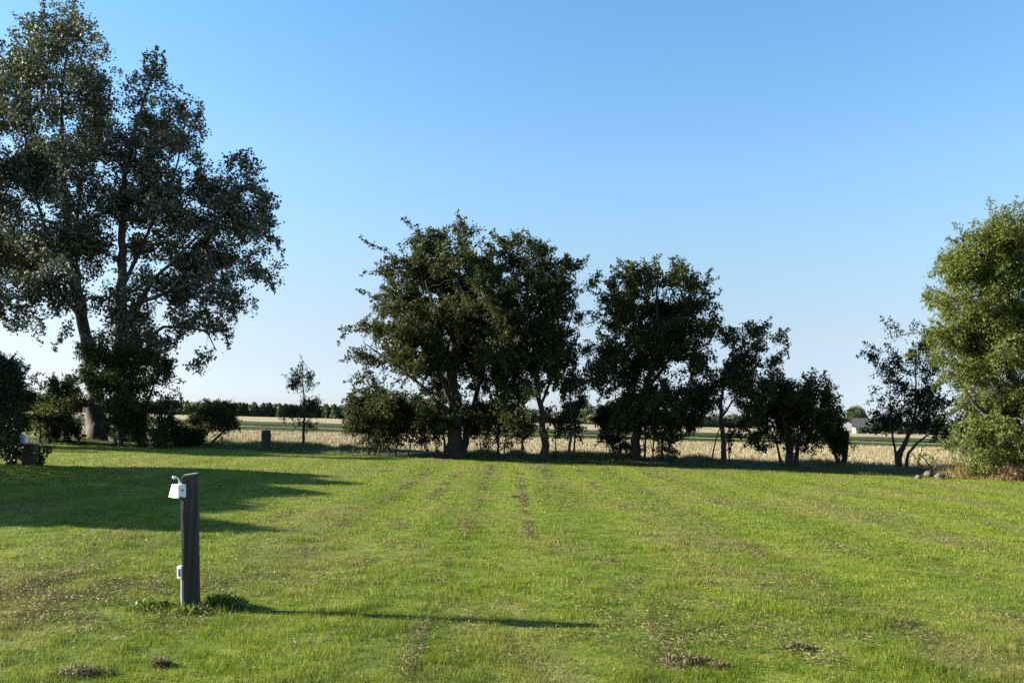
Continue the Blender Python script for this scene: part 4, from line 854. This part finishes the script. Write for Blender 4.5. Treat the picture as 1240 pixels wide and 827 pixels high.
# ------------------------------------------------------------------ hook-up post in the foreground
def hookup_post():
    b = ground(232.5, 738); D = b[1]; top = at(230.8, 575, D)
    H = float(np.linalg.norm(top - b)); s_ = D / F          # metres per photo pixel
    root = thing('hookup_post', b, 'dark square timber post with white outdoor sockets standing on the lawn', 'post')
    zax = Vector(top - b).normalized()
    root.rotation_euler = zax.to_track_quat('Z', 'Y').to_euler()
    root.rotation_mode = 'QUATERNION'; root.rotation_quaternion = Vector((0, 0, 1)).rotation_difference(zax) @ Matrix.Rotation(R(13), 3, 'Z').to_quaternion()
    wd = .119
    # worn square timber
    bm = bmesh.new(); box_bm(bm, (0, 0, H / 2 - .1), (wd, wd, H + .2), .008)
    geom = bm.edges[:]
    es = [e for e in bm.edges if abs(e.verts[0].co.z - e.verts[1].co.z) > .5]
    bmesh.ops.subdivide_edges(bm, edges=es, cuts=24)
    for v in bm.verts:
        q = v.co; nn = noise.noise(Vector((q.x * 9, q.y * 9, q.z * 2.2))) * .006 + noise.noise(Vector((q.x * 40, q.y * 40, q.z * 7))) * .002
        r = Vector((q.x, q.y, 0)); v.co = q + (r.normalized() * nn if r.length > .01 else Vector())
        if q.z > H - .03: v.co.z += .012 * q.x / wd
    from_bm('post', bm, M['timber'], root)
    bm = bmesh.new(); box_bm(bm, (0, 0, H + .004), (wd - .012, wd - .012, .012), .003)
    for v in bm.verts: v.co.z += .012 * v.co.x / wd
    from_bm('end_grain', bm, M['endgrain'], root)
    # twin socket housing on the left face near the top
    zt = H - .06
    def box(name, c, sz, mat, par, bev=.004, rot=None):
        bm = bmesh.new(); box_bm(bm, c, sz, bev, rot); return from_bm(name, bm, mat, par)
    hw = wd / 2
    sb = box('socket_box', (-hw - .005, -hw - .018, zt - .062), (.092, .075, .108), M['white'], root, .008)
    bm = bmesh.new(); bmesh.ops.create_cone(bm, cap_ends=True, segments=14, radius1=.008, radius2=.008, depth=.006, matrix=Matrix.Translation((-hw + .043, -hw - .018, zt - .055)) @ Matrix.Rotation(R(90), 4, 'Y'))
    from_bm('screw_hole', bm, M['black'], sb)
    box('cable_slot', (-hw + .033, -hw - .03, zt - .113), (.02, .03, .016), M['black'], sb, .002)
    back = box('socket_body', (-hw - .062, -.01, zt - .06), (.03, .09, .098), M['grey'], root, .004)  # recessed, its grey colour standing in for the shaded seam behind the lids
    for yy in (-.052, .028):
        bm = bmesh.new()
        # wedge-shaped spring lid hinged at its top edge, standing off at the bottom
        w2 = .034; pts = [(0, 0), (0, -.10), (-.052, -.108), (-.058, -.098), (-.012, .004)]
        x_ = -hw - .078; A_ = [bm.verts.new((x_ + p_[0], yy - w2, zt - .008 + p_[1])) for p_ in pts]; B_ = [bm.verts.new((x_ + p_[0], yy + w2, zt - .008 + p_[1])) for p_ in pts]
        bm.faces.new(A_); bm.faces.new(B_[::-1])
        for i in range(5): bm.faces.new((A_[i], A_[(i + 1) % 5], B_[(i + 1) % 5], B_[i]))
        bmesh.ops.bevel(bm, geom=bm.edges[:], offset=.004, segments=2, affect='EDGES')
        ld = from_bm('socket_lid', bm, M['white'], back)
    def turn(objs, ang):
        c_ = Vector((-hw, -hw + .01, 0)); T_ = Matrix.Translation(c_) @ Matrix.Rotation(R(ang), 4, 'Z') @ Matrix.Translation(-c_)
        for o_ in objs: o_.data.transform(T_)
    turn([sb] + list(sb.children) + [back] + list(back.children), -48)
    # bent white lead above the sockets
    pts = np.array([(-hw - .062, -.05, zt + .05), (-hw - .05, -.055, zt + .055), (-hw - .03, -.06, zt + .04), (-hw - .018, -.062, zt + .015), (-hw - .02, -.06, zt - .015)])
    V, Q = chain_tube(resample(pts, .006), np.full(len(resample(pts, .006)), .0062), 8); mesh_np('cable', V, [Q], M['white'], root, True)
    bm = bmesh.new(); bmesh.ops.create_uvsphere(bm, u_segments=12, v_segments=8, radius=.013, matrix=Matrix.Translation((-hw - .064, -.05, zt + .05))); from_bm('cable_end', bm, M['white'], root, True)
    # small switch box half way down and its pipe
    z1 = float(at(217, 690, D)[2])
    sw = box('switch_box', (-hw - .026, -.03, z1), (.042, .07, .10), M['white'], root, .005)
    box('switch_slot', (-hw - .026, -.066, z1 - .002), (.012, .008, .06), M['black'], sw, .001)
    turn([sw] + list(sw.children), -30)
    pts = np.array([(-hw - .012, -.03, .0), (-hw - .011, -.03, z1 - .05)]); V, Q = chain_tube(resample(pts, .05), np.full(len(resample(pts, .05)), .010), 8); mesh_np('cable_pipe', V, [Q], M['grey'], root, True)
    pts = np.array([(-hw - .009, -.03, z1 + .05), (-hw - .008, -.035, z1 + .25), (-hw - .008, -.03, zt - .115)]); V, Q = chain_tube(resample(pts, .05), np.full(len(resample(pts, .05)), .006), 6); mesh_np('cable_pipe', V, [Q], M['black'], root, True)
    return b
pb = hookup_post()
def weeds(cx, cy, rx, ry, k, h, label, seed):
    rg = np.random.default_rng(seed); c = np.array([cx, cy, lawn_h(np.array(cx), np.array(cy))])
    q = rg.normal(size=(k, 2)) * .5; z = h * np.exp(-(q ** 2).sum(1) * .8) * rg.uniform(.3, 1.1, k)
    P = np.stack([q[:, 0] * rx, q[:, 1] * ry, z], 1)
    out_ = np.stack([q[:, 0], q[:, 1], np.full(k, .4)], 1) + rg.normal(size=(k, 3)) * .5
    ok_ = np.hypot(P[:, 0], P[:, 1]) < 9; V, Q = leaves(P, out_, .036 * rg.uniform(.6, 1.4, k), .03 * rg.uniform(.6, 1.4, k), 1.0, rg=rg)
    root = thing('weed_clump', c, label, 'weeds', 'weeds round the foot of the post')
    mesh_np('foliage', V, [Q], M['weed'], root)
    st = P[::3]; V, Q = tubes(st * np.array([.7, .7, 0]) - [0, 0, .02], st, np.full(len(st), .0025), np.full(len(st), .0015), 3); mesh_np('stems', V, [Q], M['weed'], root)
weeds(pb[0] + .24, pb[1] + .08, .17, .11, 420, .10, 'leafy green weeds on the right of the timber post foot', 1)
weeds(pb[0] - .28, pb[1] - .03, .22, .10, 300, .055, 'low spreading weeds on the left of the timber post foot', 2)
weeds(pb[0] + .02, pb[1] - .13, .16, .05, 90, .03, 'sparse weeds in front of the timber post foot', 3)
# bare disturbed earth round the post
bm = bmesh.new(); bmesh.ops.create_uvsphere(bm, u_segments=24, v_segments=10, radius=1)
for v in bm.verts:
    d = 1 + .25 * noise.noise(v.co * 2.2); v.co = Vector((v.co.x * .21 * d, v.co.y * .15 * d, v.co.z * .035 * d))
o = from_bm('soil_mound', bm, M['verge'], None, True); o.location = (pb[0], pb[1], float(lawn_h(pb[0], pb[1]))); tag(o, kind='structure')

# second, far service bollard by the hedge
def bollard():
    b = ground(35, 563); D = b[1]; s_ = D / F; H = at(35, 537, D)[2]
    root = thing('service_bollard', b, 'short thick brown post with a pale box on its left, by the dark hedge', 'post')
    bm = bmesh.new(); box_bm(bm, (0, 0, H / 2 - .05), (.30, .28, H + .1), .02)
    from_bm('post', bm, M['redwood'], root)
    bm = bmesh.new(); box_bm(bm, (.02, 0, H + .012), (.35, .32, .03), .006); from_bm('cap', bm, M['grey'], root)
    bm = bmesh.new(); box_bm(bm, (-.17, -.08, H + .03 + .10), (.20, .12, .22), .012); pl = from_bm('meter_box', bm, M['white'], root)
    bm = bmesh.new(); box_bm(bm, (-.17, -.143, H + .13), (.15, .008, .16), .002); from_bm('cover', bm, M['grey'], pl)
bollard()
def weed_plant(px, py, D, w_, h, k, label, leafm, seed):
    rg = np.random.default_rng(seed); b = ground(px, py); root = thing('weed_clump', b, label, 'weeds')
    stems_ = Acc(); lv = Acc()
    for i in range(9):
        a = rg.uniform(0, 6.28); tipp = np.array([math.cos(a) * w_ * rg.random(), math.sin(a) * w_ * .6 * rg.random(), h * rg.uniform(.6, 1.1)])
        pts = resample(np.array([[tipp[0] * .2, tipp[1] * .2, -.03], tipp * np.array([.5, .5, .6]), tipp]), .05); V, Q = chain_tube(pts, np.linspace(.008, .003, len(pts)), 4); stems_.add(V, Q)
        n_ = k // 9; ii = rg.integers(1, len(pts), n_); V, Q = leaves(pts[ii] + rg.normal(size=(n_, 3)) * .04, rg.normal(size=(n_, 3)), .09 * rg.uniform(.6, 1.3, n_), .05 * rg.uniform(.6, 1.3, n_), .5, rg=rg); lv.add(V, Q)
    lv.build('foliage', M[leafm], root); stems_.build('stems', M['bark'], root)
weed_plant(45, 564, 0, .35, .6, 330, 'straggly weed growing on the right of the short brown post', 'elder', 41)
weed_plant(12, 562, 0, .6, .5, 500, 'spreading leafy weed between the hedge foot and the short brown post', 'elder', 42)
